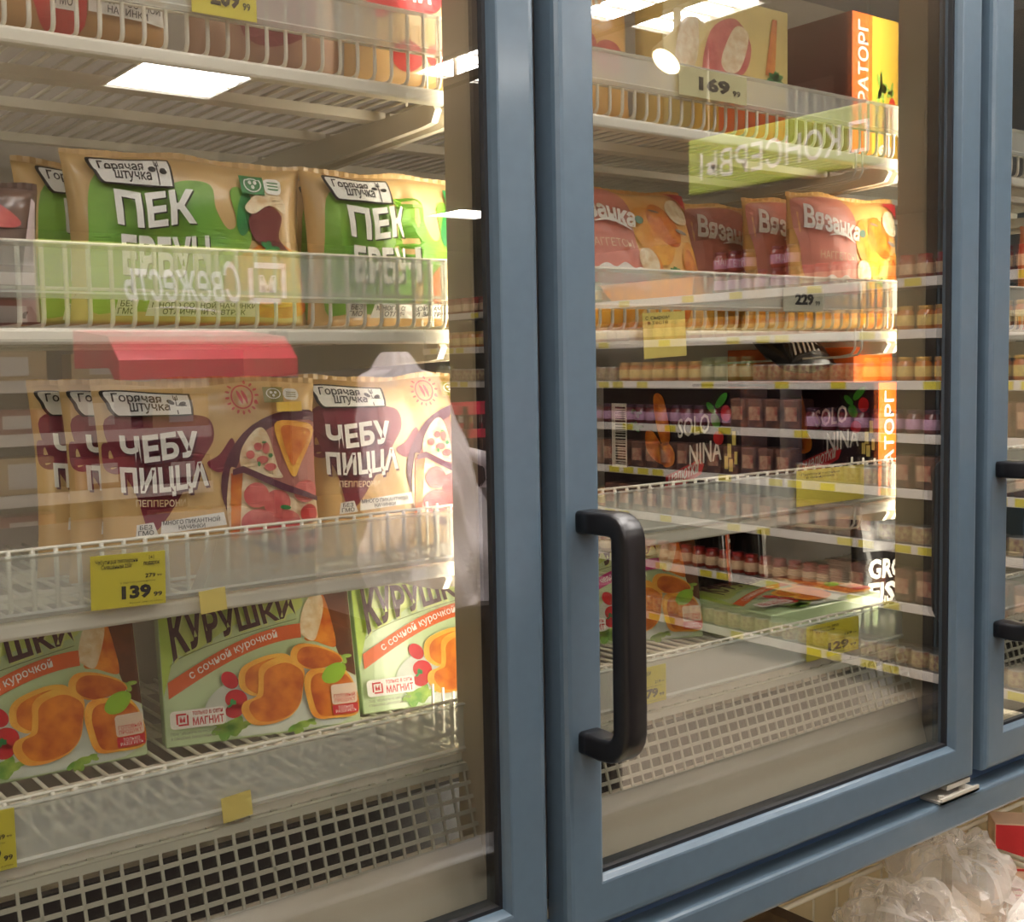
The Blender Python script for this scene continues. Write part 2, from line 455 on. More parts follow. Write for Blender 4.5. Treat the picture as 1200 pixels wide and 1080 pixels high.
# ------------------------------------------------------------------ wire shelves
def wire_mesh(yf, hf):
    bm = bmesh.new(); R_ = .0021
    pts = [(0, .60, .0), (0, .40, .0), (0, yf+.008, 0), (0, yf+.003, .0015), (0, yf+.0005, .006), (0, yf, .012), (0, yf, hf)]
    add_tube(bm, pts, R_, 6)
    me = bpy.data.meshes.new('wire'); bm.normal_update(); bm.to_mesh(me); bm.free(); me.materials.append(WHITEW)
    for p in me.polygons: p.use_smooth = True
    return me
WM = {}
def shelf(x0, x1, z, yf, hf, g0, g1, label, tilt=0):
    """z = underside of the front beam"""
    t = thing('wire_shelf', label, 'shelf', (0, 0, 0), group='white wire shelves in the freezer')
    key = (yf, hf)
    if key not in WM: WM[key] = wire_mesh(yf, hf)
    n = int(round((x1-x0)/.0195))
    for i in range(n):
        o = bpy.data.objects.new('wire', WM[key]); COL.objects.link(o); o.parent = t
        o.location = (x0+.008+(x1-x0-.016)*i/(n-1), 0, z+.0165)
    obj('front_beam', box_bm(x0, x1, yf-.003, yf+.012, z, z+.0145, .003), WHITEW, t)
    for yb, wd in ((.267, .022), (.404, .022), (.585, .014)):
        obj('cross_beam', box_bm(x0, x1, yb-wd/2, yb+wd/2, z+.004, z+.0142), WHITEW, t)
    for zz in (hf, hf*.45 if hf > .06 else hf*.3):
        bm = bmesh.new(); add_tube(bm, [(x0, yf+.003, z+.0165+zz), (x1, yf+.003, z+.0165+zz)], .0017, 6); obj('rail_wire', bm, WHITEW, t, True)
    # bracket arms at both ends, toothed tip at the front
    for xb in (x0+.004, x1-.012):
        bm = bmesh.new(); add_prism(bm, [(yf+.012, z+.004), (yf+.004, z-.004), (yf+.012, z-.016), (yf+.028, z-.018), (.62, z-.034), (.62, z+.004)], 0, xb, xb+.008)
        obj('bracket', bm, WHITEW, t)
    # bent hook wires near the right end
    for xh in (() if x0 < 0 else (x1-.100, x1-.085)):
        bm = bmesh.new(); add_tube(bm, [(xh, yf-.004, z+.018), (xh, yf-.004, z-.010), (xh, yf+.002, z-.018), (xh, yf+.02, z-.021), (xh, .40, z-.028)], .0017, 6); obj('hook_wire', bm, WHITEW, t, True)
    # side fence wires
    for k in range(4):
        bm = bmesh.new(); add_tube(bm, [(x1-.003, yf+.012+k*.02, z+.012), (x1-.003, yf+.012+k*.02, z+.0165+hf)], .0017, 6); obj('side_wire', bm, WHITEW, t, True)
    # clear plastic price guard in front of the fence
    bm = bmesh.new(); y = yf-.006
    add_prism(bm, [(y, g0), (y-.004, g0), (y-.0055, g0+.004), (y-.003, g0+.006), (y-.002, g1-.004), (y-.006, g1-.001), (y-.0055, g1), (y, g1), (y, g0+.002)], 0, x0+.004, x1-.004)
    obj('price_guard', bm, GUARDL if yf < .13 else GUARD, t)
    return t
MODS = [(-.055, .718, 'left'), (.724, 1.499, 'middle'), (1.505, 2.28, 'right')]
SH = [(1.819, .135, .072, 1.866, 1.905, 'top'), (1.574, .135, .070, 1.613, 1.659, 'second'), (1.328, .135, .058, 1.346, 1.400, 'third'), (1.133, .112, .050, 1.147, 1.199, 'lowest')]
for x0, x1, side in MODS:
    for z, yf, hf, g0, g1, nm in SH:
        shelf(x0, x1, z, yf, hf, g0, g1, f'white wire shelf, {nm} behind the {side} freezer door')
FL = [s[0]+.0188 for s in SH]      # top of the wires = floor for products

# ------------------------------------------------------------------ print inks
TAN = mat('tan_film', (222, 184, 124), .33, var=.04, scale=14, coat=.3)
TAND = mat('tan_film_dark', (196, 150, 92), .33, var=.05, scale=14, coat=.3)
GREENP = mat('leaf_green_ink', (140, 186, 62), .38, rgb2=(108, 166, 58), scale=22)
GREEND = mat('eco_green_ink', (52, 142, 72), .4)
PLUM = mat('plum_ink', (134, 44, 62), .38, var=.08, scale=18)
PLUMD = mat('dark_plum_ink', (96, 40, 62), .38)
CREAM = mat('cream_ink', (246, 232, 200), .4, rgb2=(226, 190, 140), scale=90)
ORANGEB = mat('orange_band_ink', (226, 106, 50), .38, var=.04)
BROWNT = mat('brown_title_ink', (78, 44, 48), .4)
NUG = mat('nugget_ink', (238, 150, 52), .36, rgb2=(206, 98, 34), scale=55)
NUGM = mat('mottled_nugget_ink', (234, 138, 40), .36, rgb2=(176, 76, 26), scale=34, bump=.05)
NUGL = mat('pale_nugget_ink', (246, 188, 76), .36, rgb2=(232, 150, 52), scale=45)
NUGD = mat('dark_nugget_ink', (202, 96, 36), .36, rgb2=(160, 66, 26), scale=60)
REDINK = mat('tomato_ink', (206, 38, 42), .35, var=.1, scale=40)
PINKM = mat('pepperoni_ink', (222, 120, 112), .38, rgb2=(196, 76, 78), scale=70)
LETT = mat('lettuce_ink', (168, 196, 84), .4, rgb2=(110, 160, 60), scale=80)
MINT = mat('mint_carton', (206, 222, 178), .28, rgb2=(190, 212, 160), scale=9, coat=.5)
LIME = mat('lime_carton', (196, 222, 96), .28, var=.05, coat=.5)
SALMON = mat('salmon_ink', (224, 140, 122), .36, var=.05, scale=10)
PEACH = mat('peach_film', (248, 204, 128), .33, rgb2=(244, 182, 100), scale=10, coat=.3)
MAGENTA = mat('magenta_band_ink', (204, 52, 128), .38, var=.04)
REDT = mat('red_print', (214, 46, 54), .4)
YELLOWC = mat('yellow_carton', (240, 194, 70), .3, var=.03, coat=.3)
ORANGEC = mat('orange_carton', (246, 112, 40), .3, var=.03, coat=.3)
MAROON = mat('maroon_carton', (122, 58, 56), .35, var=.05)
NIGHT = mat('aubergine_carton', (46, 34, 42), .22, var=.1, scale=6, coat=.6)
BLACKFILM = mat('black_film', (30, 28, 30), .25, var=.1, coat=.4)
GREYINK = mat('grey_print', (150, 140, 132), .5)

def brand_badge(F_, u0, v0, u1, v1, nm='brand_badge'):
    """white plate with dark rim, two lines of lettering and a fork with leaves"""
    W, H = u1-u0, v1-v0
    P = lambda pts: [(u0+W*a, v0+H*b) for a, b in pts]
    F_.put(nm+'_rim', INK, blob(P([(-.02, .98), (.1, 1.05), (.5, 1.0), (.95, 1.0), (1.02, .9), (1.02, .1), (.97, -.03), (.6, -.02), (.2, .02), (.1, .08), (.03, .5)]), 4))
    F_.put(nm, WHITE, blob(P([(.02, .93), (.12, .98), (.5, .94), (.93, .94), (.99, .85), (.99, .14), (.95, .04), (.6, .05), (.22, .08), (.13, .14), (.07, .5)]), 4))
    F_.put('badge_lettering', INK, join2(T('Горячая', u0+W*.10, v0+H*.46, u0+W*.66, v0+H*.92, .018), T('штучка', u0+W*.28, v0+H*.12, u0+W*.74, v0+H*.52, .018),
        rect(u0+W*.82, v0+H*.06, u0+W*.835, v0+H*.86), ell(u0+W*.76, v0+H*.62, W*.05, H*.09, -.5, 10), ell(u0+W*.90, v0+H*.56, W*.05, H*.09, .5, 10),
        rect(u0+W*.80, v0+H*.72, u0+W*.81, v0+H*.92), rect(u0+W*.845, v0+H*.72, u0+W*.855, v0+H*.92), rect(u0+W*.80, v0+H*.72, u0+W*.855, v0+H*.76)))
def eco_label(F_, u0, v0, u1, v1, m):
    W, H = u1-u0, v1-v0
    F_.put('eco_label', m, rect(u0, v0, u0+W*.56, v1))
    F_.put('eco_tab', WHITE, rrect(u0+W*.56, v0+H*.08, u1, v1-H*.06, W*.12, 1.6), up=False)
    F_.put('eco_symbol', WHITE, join2(ring(u0+W*.28, v0+H*.5, W*.18, W*.21, 20, H/W*1.9), ell(u0+W*.22, v0+H*.58, W*.04, H*.1), ell(u0+W*.34, v0+H*.58, W*.04, H*.1), ell(u0+W*.28, v0+H*.36, W*.04, H*.1)))
    F_.put('eco_lines', m, join2(*[rect(u0+W*.64, v0+H*(.30+.16*k), u0+W*.92, v0+H*(.36+.16*k)) for k in range(3)]), up=False)
def clampu(shape, lo=0.005, hi=.995):
    P, Fc = shape
    return [(min(hi, max(lo, u)), min(.985, max(.015, v))) for u, v in P], Fc
def jitter_letters(u0, v0, u1, v1, amp, k):
    return lambda a, b: (u0+(u1-u0)*a, v0+(v1-v0)*b + amp*math.sin(k*a))

# --- bun pouch (second shelf, left door)
def bun_pouch(label, loc, rot, crease=None, seed=1, group='bun pouches with green and tan print'):
    r_, F_ = pouch('food_pouch', label, .238, .158, .050, TAN, loc, rot, group, seed, crease)
    F_.put('green_print', GREENP, clampu(blob([(.10, .86), (.30, .80), (.46, .86), (.56, .84), (.57, .70), (.62, .58), (.66, .62), (.64, .80), (.69, .84), (.74, .70), (.72, .50), (.66, .36), (.60, .10), (.2, .08), (.06, .10), (.05, .5)])))
    F_.put('leaf_print', GREEND, clampu(ell(.70, .68, .035, .14, -.12)))
    F_.put('bun_print', NUG, clampu(blob([(.60, .34), (.72, .46), (.84, .52), (.98, .40), (.99, .10), (.8, .05), (.62, .12)])))
    F_.put('bun_half', NUGL, clampu(blob([(.66, .38), (.76, .42), (.90, .36), (.97, .24), (.9, .12), (.7, .16)])))
    F_.put('filling_print', MAROON, clampu(blob([(.72, .66), (.80, .74), (.88, .68), (.86, .54), (.92, .44), (.80, .46), (.73, .54)])))
    F_.put('cream_print', CREAM, clampu(blob([(.70, .72), (.78, .82), (.88, .80), (.90, .70), (.82, .74), (.74, .68)])))
    F_.put('herb_print', GREEND, clampu(leafs(.80, .47, .05, 4, 3)))
    eco_label(F_, .69, .80, .88, .93, GREEND)
    brand_badge(F_, .08, .80, .39, .965)
    lines = join2(T('ПЕК', .15, .52, .47, .76, .035, warp=jitter_letters(.15, .57, .47, .775, -.02, 5)))
    l2 = join2(T('ЕРБУН', .16, .28, .52, .54, .035, warp=jitter_letters(.16, .28, .52, .515, -.012, 4)))
    sh = lambda s_: ([(u+.006, v-.008) for u, v in s_[0]], s_[1])
    F_.put('title_shadow', INK, join2(sh(lines), sh(l2)))
    F_.put('title', WHITE, join2(lines, l2))
    F_.put('slogan_strip', WHITE, poly([(.26, .05), (.73, .05), (.74, .145), (.27, .145)]))
    F_.put('slogan', INK, T('МНОГО СОЧНОЙ НАЧИНКИ\nОТЛИЧНЫЙ ЗАВТРАК', .28, .06, .72, .135, .01))
    F_.put('gmo_strip', WHITE, poly([(.14, .05), (.22, .05), (.225, .145), (.145, .145)]), up=False)
    F_.put('gmo_text', INK, T('БЕЗ\nГМО', .15, .06, .215, .135, .01))
    return r_
z2 = FL[1]
bun_pouch('green and tan bun pouch, left and fully in view on the second shelf', (.345, .205, z2), (math.radians(-3), 0, math.radians(-1)), seed=2)
bun_pouch('creased green and tan bun pouch beside the freezer mullion on the second shelf', (.580, .195, z2), (math.radians(-3), 0, math.radians(1)), crease=.47, seed=5)
bun_pouch('green and tan bun pouch mostly hidden behind the left pouch, second shelf', (.325, .290, z2), (math.radians(-2), 0, 0), seed=9)
bun_pouch('green and tan bun pouch at the back behind the creased pouch', (.60, .285, z2), (math.radians(-2), 0, 0), seed=11)

# dark brown pouch at the frame's left edge, second shelf
r_, F_ = pouch('food_pouch', 'dark brown snack pouch with pale pink side at the far left of the second shelf', .16, .115, .05, mat('dark_brown_film', (96, 74, 66), .3, rgb2=(130, 100, 84), scale=30, coat=.4), (.155, .19, z2), (0, 0, math.radians(-4)), None, 21)
F_.put('pale_side', mat('pale_pink_film', (232, 208, 206), .4), clampu(poly([(.86, .02), (.98, .02), (.985, .9), (.96, .93)])))
F_.put('flesh_print', PINKM, clampu(blob([(.45, .95), (.7, .93), (.9, .75), (.8, .70), (.6, .78)])))
F_.put('ring_mark', GREYINK, join2(ring(.62, .5, .06, .07, 24, 1.3), rect(.68, .3, .72, .38), rect(.74, .3, .78, .38)))

# --- pizza pouch (third shelf, left door)
def pizza_pouch(label, loc, rot, seed=1, group='pepperoni pizza pouches'):
    r_, F_ = pouch('food_pouch', label, .222, .190, .048, TAN, loc, rot, group, seed)
    F_.put('funnel_print', PLUM, clampu(blob([(.03, .84), (.2, .87), (.38, .85), (.47, .82), (.48, .72), (.42, .62), (.34, .48), (.22, .29), (.17, .29), (.12, .48), (.05, .64)])))
    F_.put('arm_print', PLUM, clampu(join2(blob([(.44, .60), (.50, .64), (.56, .72), (.575, .66), (.56, .58), (.49, .55)]), blob([(.01, .72), (.06, .70), (.10, .62), (.06, .57), (.01, .60)]))), up=False)
    F_.put('plate_print', PLUMD, clampu(ell(.90, .47, .40, .385, 0, 40)))
    F_.put('table_print', mat('wood_ink', (186, 116, 104), .4, var=.1), clampu(ell(.91, .46, .355, .34, 0, 40)))
    F_.put('slice_print', CREAM, clampu(blob([(.60, .66), (.68, .76), (.73, .74), (.78, .56), (.80, .50), (.70, .52), (.60, .56)])))
    F_.put('slice_lower', CREAM, clampu(blob([(.54, .54), (.60, .55), (.80, .44), (.97, .40), (.99, .22), (.56, .21)])), up=False)
    F_.put('crust_print', NUGL, clampu(blob([(.77, .78), (.90, .79), (.985, .74), (.90, .56), (.86, .50), (.82, .58)])))
    F_.put('crust_edge', NUG, clampu(join2(poly([(.53, .20), (.57, .20), (.60, .54), (.545, .54)]), blob([(.80, .76), (.88, .765), (.965, .73), (.89, .60), (.86, .56), (.83, .62)]))))
    F_.put('pepperoni_print', PINKM, clampu(join2(ell(.66, .42, .06, .065), ell(.76, .37, .07, .07), ell(.66, .28, .08, .07), ell(.80, .26, .08, .07), ell(.92, .42, .07, .06), ell(.64, .63, .022, .022), ell(.70, .60, .03, .02), ell(.68, .67, .02, .02), ell(.74, .56, .03, .02), ell(.72, .66, .018, .03))))
    F_.put('tomato_print', REDINK, clampu(ell(.93, .30, .05, .05)))
    F_.put('herb_print', GREEND, clampu(join2(ell(.80, .345, .03, .012, -.2, 10), ell(.74, .62, .012, .012, 0, 8), ell(.68, .58, .008, .014, 0, 8), ell(.71, .69, .012, .006, 0, 8))))
    F_.put('plate_gap', PLUMD, clampu(poly([(.55, .56), (.60, .575), (.80, .47), (.99, .385), (.99, .36), (.79, .435), (.60, .54), (.55, .53)])))
    t1 = T('ЧЕБУ', .07, .61, .40, .76, .04, warp=jitter_letters(.07, .625, .40, .76, -.008, 6))
    t2 = T('ПИЦЦА', .06, .46, .43, .62, .04, warp=jitter_letters(.06, .455, .435, .605, -.012, 4))
    sh = lambda s_: ([(u+.008, v-.012) for u, v in s_[0]], s_[1])
    F_.put('title_shadow', PLUMD, join2(sh(t1), sh(t2)))
    F_.put('title', WHITE, join2(t1, t2))
    F_.put('flavour_text', CREAM, T('ПЕППЕРОНИ', .115, .405, .33, .44, .015, warp=jitter_letters(.115, .405, .33, .44, -.012, 1.5)))
    brand_badge(F_, .025, .845, .385, .965)
    F_.put('emblem', REDT, join2(ring(.62, .925, .045, .052, 28, 1.15), *[ell(.62+.068*math.cos(a), .925+.078*math.sin(a), .011, .006, a, 8) for a in [i*PI/8 for i in range(-10, 4)]], ell(.61, .925, .008, .035, .3, 10), ell(.632, .925, .008, .035, .3, 10)))
    eco_label(F_, .72, .895, .89, .965, mat('olive_eco_ink', (150, 140, 70), .4))
    F_.put('yellow_sticker', mat('sticker_yellow', (250, 206, 70), .4, var=.04), rect(.775, .845, .90, .895))
    F_.put('slogan_strip', WHITE, poly([(.21, .265), (.50, .285), (.49, .35), (.215, .325)]))
    F_.put('slogan', INK, T('МНОГО ПИКАНТНОЙ\nНАЧИНКИ', .22, .28, .47, .335, .01))
    F_.put('gmo_strip', WHITE, poly([(.105, .255), (.20, .262), (.18, .325), (.11, .318)]), up=False)
    F_.put('gmo_text', INK, T('БЕЗ\nГМО', .115, .265, .18, .315, .01))
    return r_
z3 = FL[2]
pz = pizza_pouch('tan and plum pizza pouch standing upright in front on the third shelf', (.365, .212, z3), (math.radians(-3), 0, math.radians(-6)), 31)
copy_thing(pz, 'tan and plum pizza pouch behind the white plastic bag by the mullion', (.592, .235, z3), (math.radians(-2), 0, math.radians(-5)))
copy_thing(pz, 'tan and plum pizza pouch directly behind the front pizza pouch', (.352, .268, z3), (math.radians(-2), 0, math.radians(-7)))
copy_thing(pz, 'tan and plum pizza pouch last in the left row on the third shelf', (.338, .324, z3), (math.radians(-2), 0, math.radians(-7)))

# --- nugget carton (lowest shelf)
def arc(u):   # underside of the title, rising to the right
    return .60+.25*max(0, u)**.62
def nugget_carton(label, loc, rot, band=ORANGEB, band_text='с сочной курочкой', group='pale green nugget cartons', scale=1):
    r_, F_ = carton('food_carton', label, .212, .152, .042, MINT, loc, rot, group)
    r_.scale = (scale,)*3
    F_.put('lime_edge', LIME, poly([(.004, .35), (.06, .60), (.10, .99), (.004, .99)]))
    F_.put('lime_panel', mat('lime_fade_ink', (212, 226, 130), .3, coat=.4), blob([(.10, .97), (.4, .985), (.72, .98), (.70, .86), (.4, .82), (.12, .62), (.08, .8)]), up=False)
    F_.put('dark_backdrop', mat('backdrop_ink', (120, 66, 34), .35, rgb2=(84, 50, 26), scale=30), poly([(.85, .994), (.996, .994), (.996, .35), (.94, .40), (.90, .60)]))
    F_.put('cut_nugget', NUG, blob([(.82, .985), (.86, .97), (.88, .88), (.895, .76), (.907, .62), (.89, .575), (.80, .63), (.74, .66), (.78, .80)]))
    F_.put('cut_nugget_inside', CREAM, blob([(.718, .726), (.744, .875), (.79, .97), (.848, .975), (.856, .876), (.823, .726), (.789, .639), (.737, .677)]))
    def bandpt(t, o):
        x = .028+.695*t
        return (x, .39+.345*math.sin(t*PI/2*.98)-.012*t + o)
    n = 18
    F_.put('band', band, poly([bandpt(i/n, -.058+.006*i/n) for i in range(n+1)]+[bandpt(i/n, .058-.006*i/n) for i in range(n, -1, -1)]))
    def bw(a, b):
        t = .16+.66*a; x, y = bandpt(t, 0); x2, y2 = bandpt(t+.01, 0)
        sl = (y2-y)/(x2-x); d = (b-.45)*.072
        return (x-d*sl*.45, y+d)
    F_.put('band_text', WHITE, T(band_text, 0, 0, 1, 1, .012, warp=bw))
    F_.put('plate', mat('plate_ink', (214, 220, 206), .3), clampu(ell(.62, .22, .42, .26, 0, 36)))
    F_.put('lettuce', LETT, join2(leafs(.30, .11, .09, 9, 2), leafs(.37, .10, .07, 6, 12), leafs(.66, .05, .06, 5, 5), leafs(.72, .07, .05, 4, 15), leafs(.93, .50, .05, 4, 6)))
    F_.put('tomato', REDINK, join2(ell(.335, .42, .04, .065, .3), ell(.36, .28, .055, .07, .2), ell(.345, .20, .045, .05)))
    F_.put('tomato_stalk', GREEND, leafs(.335, .25, .03, 5, 8))
    P_back = [(.389, .474), (.434, .526), (.544, .569), (.63, .564), (.66, .516), (.60, .45), (.50, .33), (.452, .287), (.392, .341), (.379, .402)]
    P_up = [(.658, .567), (.70, .622), (.787, .609), (.894, .54), (.93, .466), (.844, .44), (.754, .43), (.67, .49)]
    P_main = [(.484, .459), (.519, .513), (.607, .545), (.671, .513), (.72, .437), (.706, .304), (.682, .189), (.622, .11), (.524, .075), (.43, .09), (.382, .181), (.397, .252), (.462, .285), (.478, .371)]
    P_right = [(.714, .348), (.741, .419), (.808, .431), (.929, .404), (.986, .258), (.983, .077), (.859, .061), (.751, .087), (.718, .242)]
    def shrink(P, k, dx, dy):
        cx = sum(p[0] for p in P)/len(P); cy_ = sum(p[1] for p in P)/len(P)
        return [(cx+(x-cx)*k+dx, cy_+(y-cy_)*k+dy) for x, y in P]
    for nm_, P in (('nugget_back', P_back), ('nugget_upper', P_up), ('nugget', P_main), ('nugget_right', P_right)):
        F_.put(nm_+'_edge', NUGL, blob(P)); F_.put(nm_, NUGM, blob(shrink(P, .86, .016, -.012)))
    F_.put('basil', mat('basil_ink', (152, 196, 56), .35, var=.08), blob([(.809, .363), (.841, .433), (.899, .458), (.94, .433), (.932, .373), (.889, .319), (.833, .316)]))
    F_.put('store_badge', WHITE, rrect(.025, .12, .30, .245, .02, 1.4))
    F_.put('store_logo', REDT, join2(*[([(.085+(x-.5)*.06, .182+(y-.5)*.085) for x, y in p], f) for p, f in (rect(.0, .86, .84, 1), rect(0, .14, .14, .9), rect(.16, 0, 1, .14), rect(.86, .1, 1, .86), T('М', .28, .28, .72, .72, .04))]))
    F_.put('store_text', REDT, join2(T('МАГНИТ', .135, .135, .29, .19, .02), T('только в сети', .135, .205, .285, .232, .01)), up=False)
    F_.put('fine_print', GREYINK, join2(T('Полуфабрикаты из мяса птицы', .025, .075, .27, .10, 0), T('в панировке замороженные', .025, .04, .24, .065, 0)))
    F_.put('ready_badge', mat('pale_badge_ink', (238, 214, 190), .35), rrect(.85, .155, .985, .30, .015, 1.4))
    F_.put('ready_badge_red', REDT, rect(.85, .085, .985, .152), up=False)
    F_.put('ready_text', REDT, T('ГОТОВЫЙ\nПРОДУКТ', .862, .165, .975, .235, .01))
    F_.put('ready_text_white', WHITE, T('ТОЛЬКО\nРАЗОГРЕТЬ', .865, .093, .975, .142, .005), up=False)
    def tw(a, b):
        x = .04+.64*a; lo = arc(a)-.015; hi = .965-.02*math.sin(PI*a)
        return (x-.035*(1-b)*(-.6), lo+(hi-lo)*b)
    ti = T('КУРУШКИ', 0, 0, 1, 1, .035, warp=tw)
    F_.put('title_line', mat('outline_ink', (120, 120, 70), .4), poly([(.04+.66*i/16, arc(i/16)-.045) for i in range(17)]+[(.04+.66*i/16, arc(i/16)-.040) for i in range(16, -1, -1)]))
    F_.put('title_glow', mat('lime_glow_ink', (222, 230, 150), .35), ([(.5+(u-.5)*1.0+.006, v-.012) for u, v in ti[0]], ti[1]), up=False)
    F_.put('title', BROWNT, ti)
    return r_
z4 = FL[3]
kn = nugget_carton('pale green nugget carton leaning back between two others on the lowest left shelf', (.4555, .305, z4), (math.radians(-17), 0, math.radians(-15.5)))
copy_thing(kn, 'pale green nugget carton at the far left, cut by the picture edge', (.4335-.2115, .310, z4), (math.radians(-14), 0, math.radians(-3)))
copy_thing(kn, 'pale green nugget carton beside the mullion on the lowest left shelf', (.679, .275, z4), (math.radians(-15), 0, math.radians(-13)))
copy_thing(kn, 'pale green nugget carton lying flat on the lowest middle shelf', (1.262, .165, z4+.0485), (math.radians(-88.5), 0, math.radians(-1)), scale=1.14)
bpy.context.view_layer.update()
nugget_carton('nugget carton with magenta band behind the middle door handle', (1.254-.212*math.cos(math.radians(24)), .285+.212*math.sin(math.radians(24)), z4), (math.radians(-12), 0, math.radians(-24)), MAGENTA, 'с сыром чеддер и курицей')

# --- top shelf, left door
z1 = FL[0]
r_, F_ = pouch('food_pouch', 'tan pouch with red corner and slogan strip at the left of the top shelf', .185, .17, .05, TAND, (.262, .20, z1), (math.radians(-3), 0, 0), None, 41)
F_.put('red_panel', REDT, clampu(blob([(.15, .95), (.42, .95), (.52, .5), (.55, .10), (.38, .05), (.30, .2), (.18, .6)])))
F_.put('gmo_strip', WHITE, rect(.38, .16, .50, .30)); F_.put('gmo_text', INK, T('БЕЗ\nГМО', .40, .18, .485, .28, .01))
F_.put('slogan_strip', WHITE, rect(.56, .17, .97, .28)); F_.put('slogan', INK, T('МНОГО СОЧНОЙ\nНАЧИНКИ', .58, .18, .95, .27, .01))
r_, F_ = pouch('food_pouch', 'brown pouch in the middle of the top left shelf behind the price card', .17, .165, .05, mat('mauve_film', (166, 128, 112), .35, rgb2=(196, 160, 128), scale=16), (.465, .205, z1), (math.radians(-3), 0, 0), None, 43)
F_.put('plum_panel', PLUM, clampu(blob([(.2, .9), (.7, .9), (.75, .3), (.3, .2)])))
F_.put('title', WHITE, T('ЧЕБУ', .26, .5, .7, .75, .04))
r_, F_ = pouch('food_pouch', 'tan pouch with white letters on red beside the mullion, top shelf', .185, .17, .05, TAN, (.628, .19, z1), (math.radians(-3), 0, math.radians(-2)), None, 45)
F_.put('red_panel', REDT, clampu(blob([(.06, .96), (.5, .97), (.62, .7), (.54, .48), (.3, .46), (.12, .44)])))
F_.put('red_dots', REDINK, clampu(join2(ell(.72, .7, .1, .1), ell(.86, .5, .08, .08), ell(.35, .2, .10, .09), ell(.55, .22, .08, .07))), up=False)
F_.put('title', WHITE, T('ЧЕБУ\nПЕЛИ', .14, .52, .50, .90, .04))

# --- top shelf, middle door
r_, F_ = pouch('food_pouch', 'pinkish tan food pouch behind the lamp reflection, top middle shelf', .24, .17, .05, PEACH, (.80, .20, z1), (math.radians(-3), 0, 0), None, 51)
F_.put('pink_print', PINKM, clampu(join2(ell(.6, .5, .1, .12), ell(.8, .45, .12, .12), ell(.35, .6, .15, .15))))
F_.put('title', WHITE, T('ЧЕБУПЕЛИ', .1, .7, .8, .88, .03))
r_, F_ = carton('food_carton', 'cream and yellow carton with sliced meat picture on the top middle shelf', .235, .175, .05, mat('straw_carton', (240, 214, 132), .3, var=.04, coat=.4), (1.062, .165, z1), (0, 0, 0))
F_.put('orange_foot', ORANGEC, rect(.42, .01, .99, .26)); F_.put('yellow_foot', YELLOWC, rect(.2, .01, .42, .26), up=False)
F_.put('meat', PINKM, blob([(.30, .42), (.36, .74), (.55, .86), (.68, .7), (.64, .5), (.5, .42)])); F_.put('meat_light', CREAM, blob([(.44, .55), (.55, .80), (.66, .76), (.60, .52), (.5, .46)]))
F_.put('carrot', NUG, poly([(.80, .50), (.86, .92), (.90, .92), (.88, .50)])); F_.put('broccoli', GREEND, leafs(.88, .48, .08, 7, 4))
F_.put('mayo', CREAM, blob([(.08, .45), (.14, .8), (.24, .86), (.26, .6), (.2, .42)]))
def rator(F_, u0, v0, u1, v1):
    V, Fc = text2d('РАТОРГ', .02, 0)
    F_.put('vertical_lettering', WHITE, ([(u0+(u1-u0)*(1-b), v0+(v1-v0)*a) for a, b in V], Fc))
r_, S_, F_ = carton('food_carton', 'maroon carton with orange and yellow front at the right end of the top shelf', .112, .214, .16, MAROON, (1.472, .192, z1), (0, 0, 0), side=True)
F_.put('orange_strip', ORANGEC, rect(.004, .004, .43, .996)); F_.put('yellow_panel', YELLOWC, rect(.43, .004, .996, .996), up=False)
rator(F_, .12, .40, .34, .95)
F_.put('greens', LETT, join2(leafs(.62, .52, .12, 9, 3), leafs(.82, .5, .08, 5, 9))); F_.put('peppers', REDINK, join2(ell(.86, .40, .07, .07), ell(.72, .30, .08, .04, .5))); F_.put('pepper_orange', NUG, ell(.78, .36, .1, .04, .7))
F_.put('numerals', WHITE, T('60', .55, .06, .85, .14, .04))
S_.put('label_panel', mat('maroon_pale_ink', (150, 96, 88), .4), rect(.3, .25, .8, .6)); S_.put('label_square', GREYINK, rect(.45, .35, .6, .55))

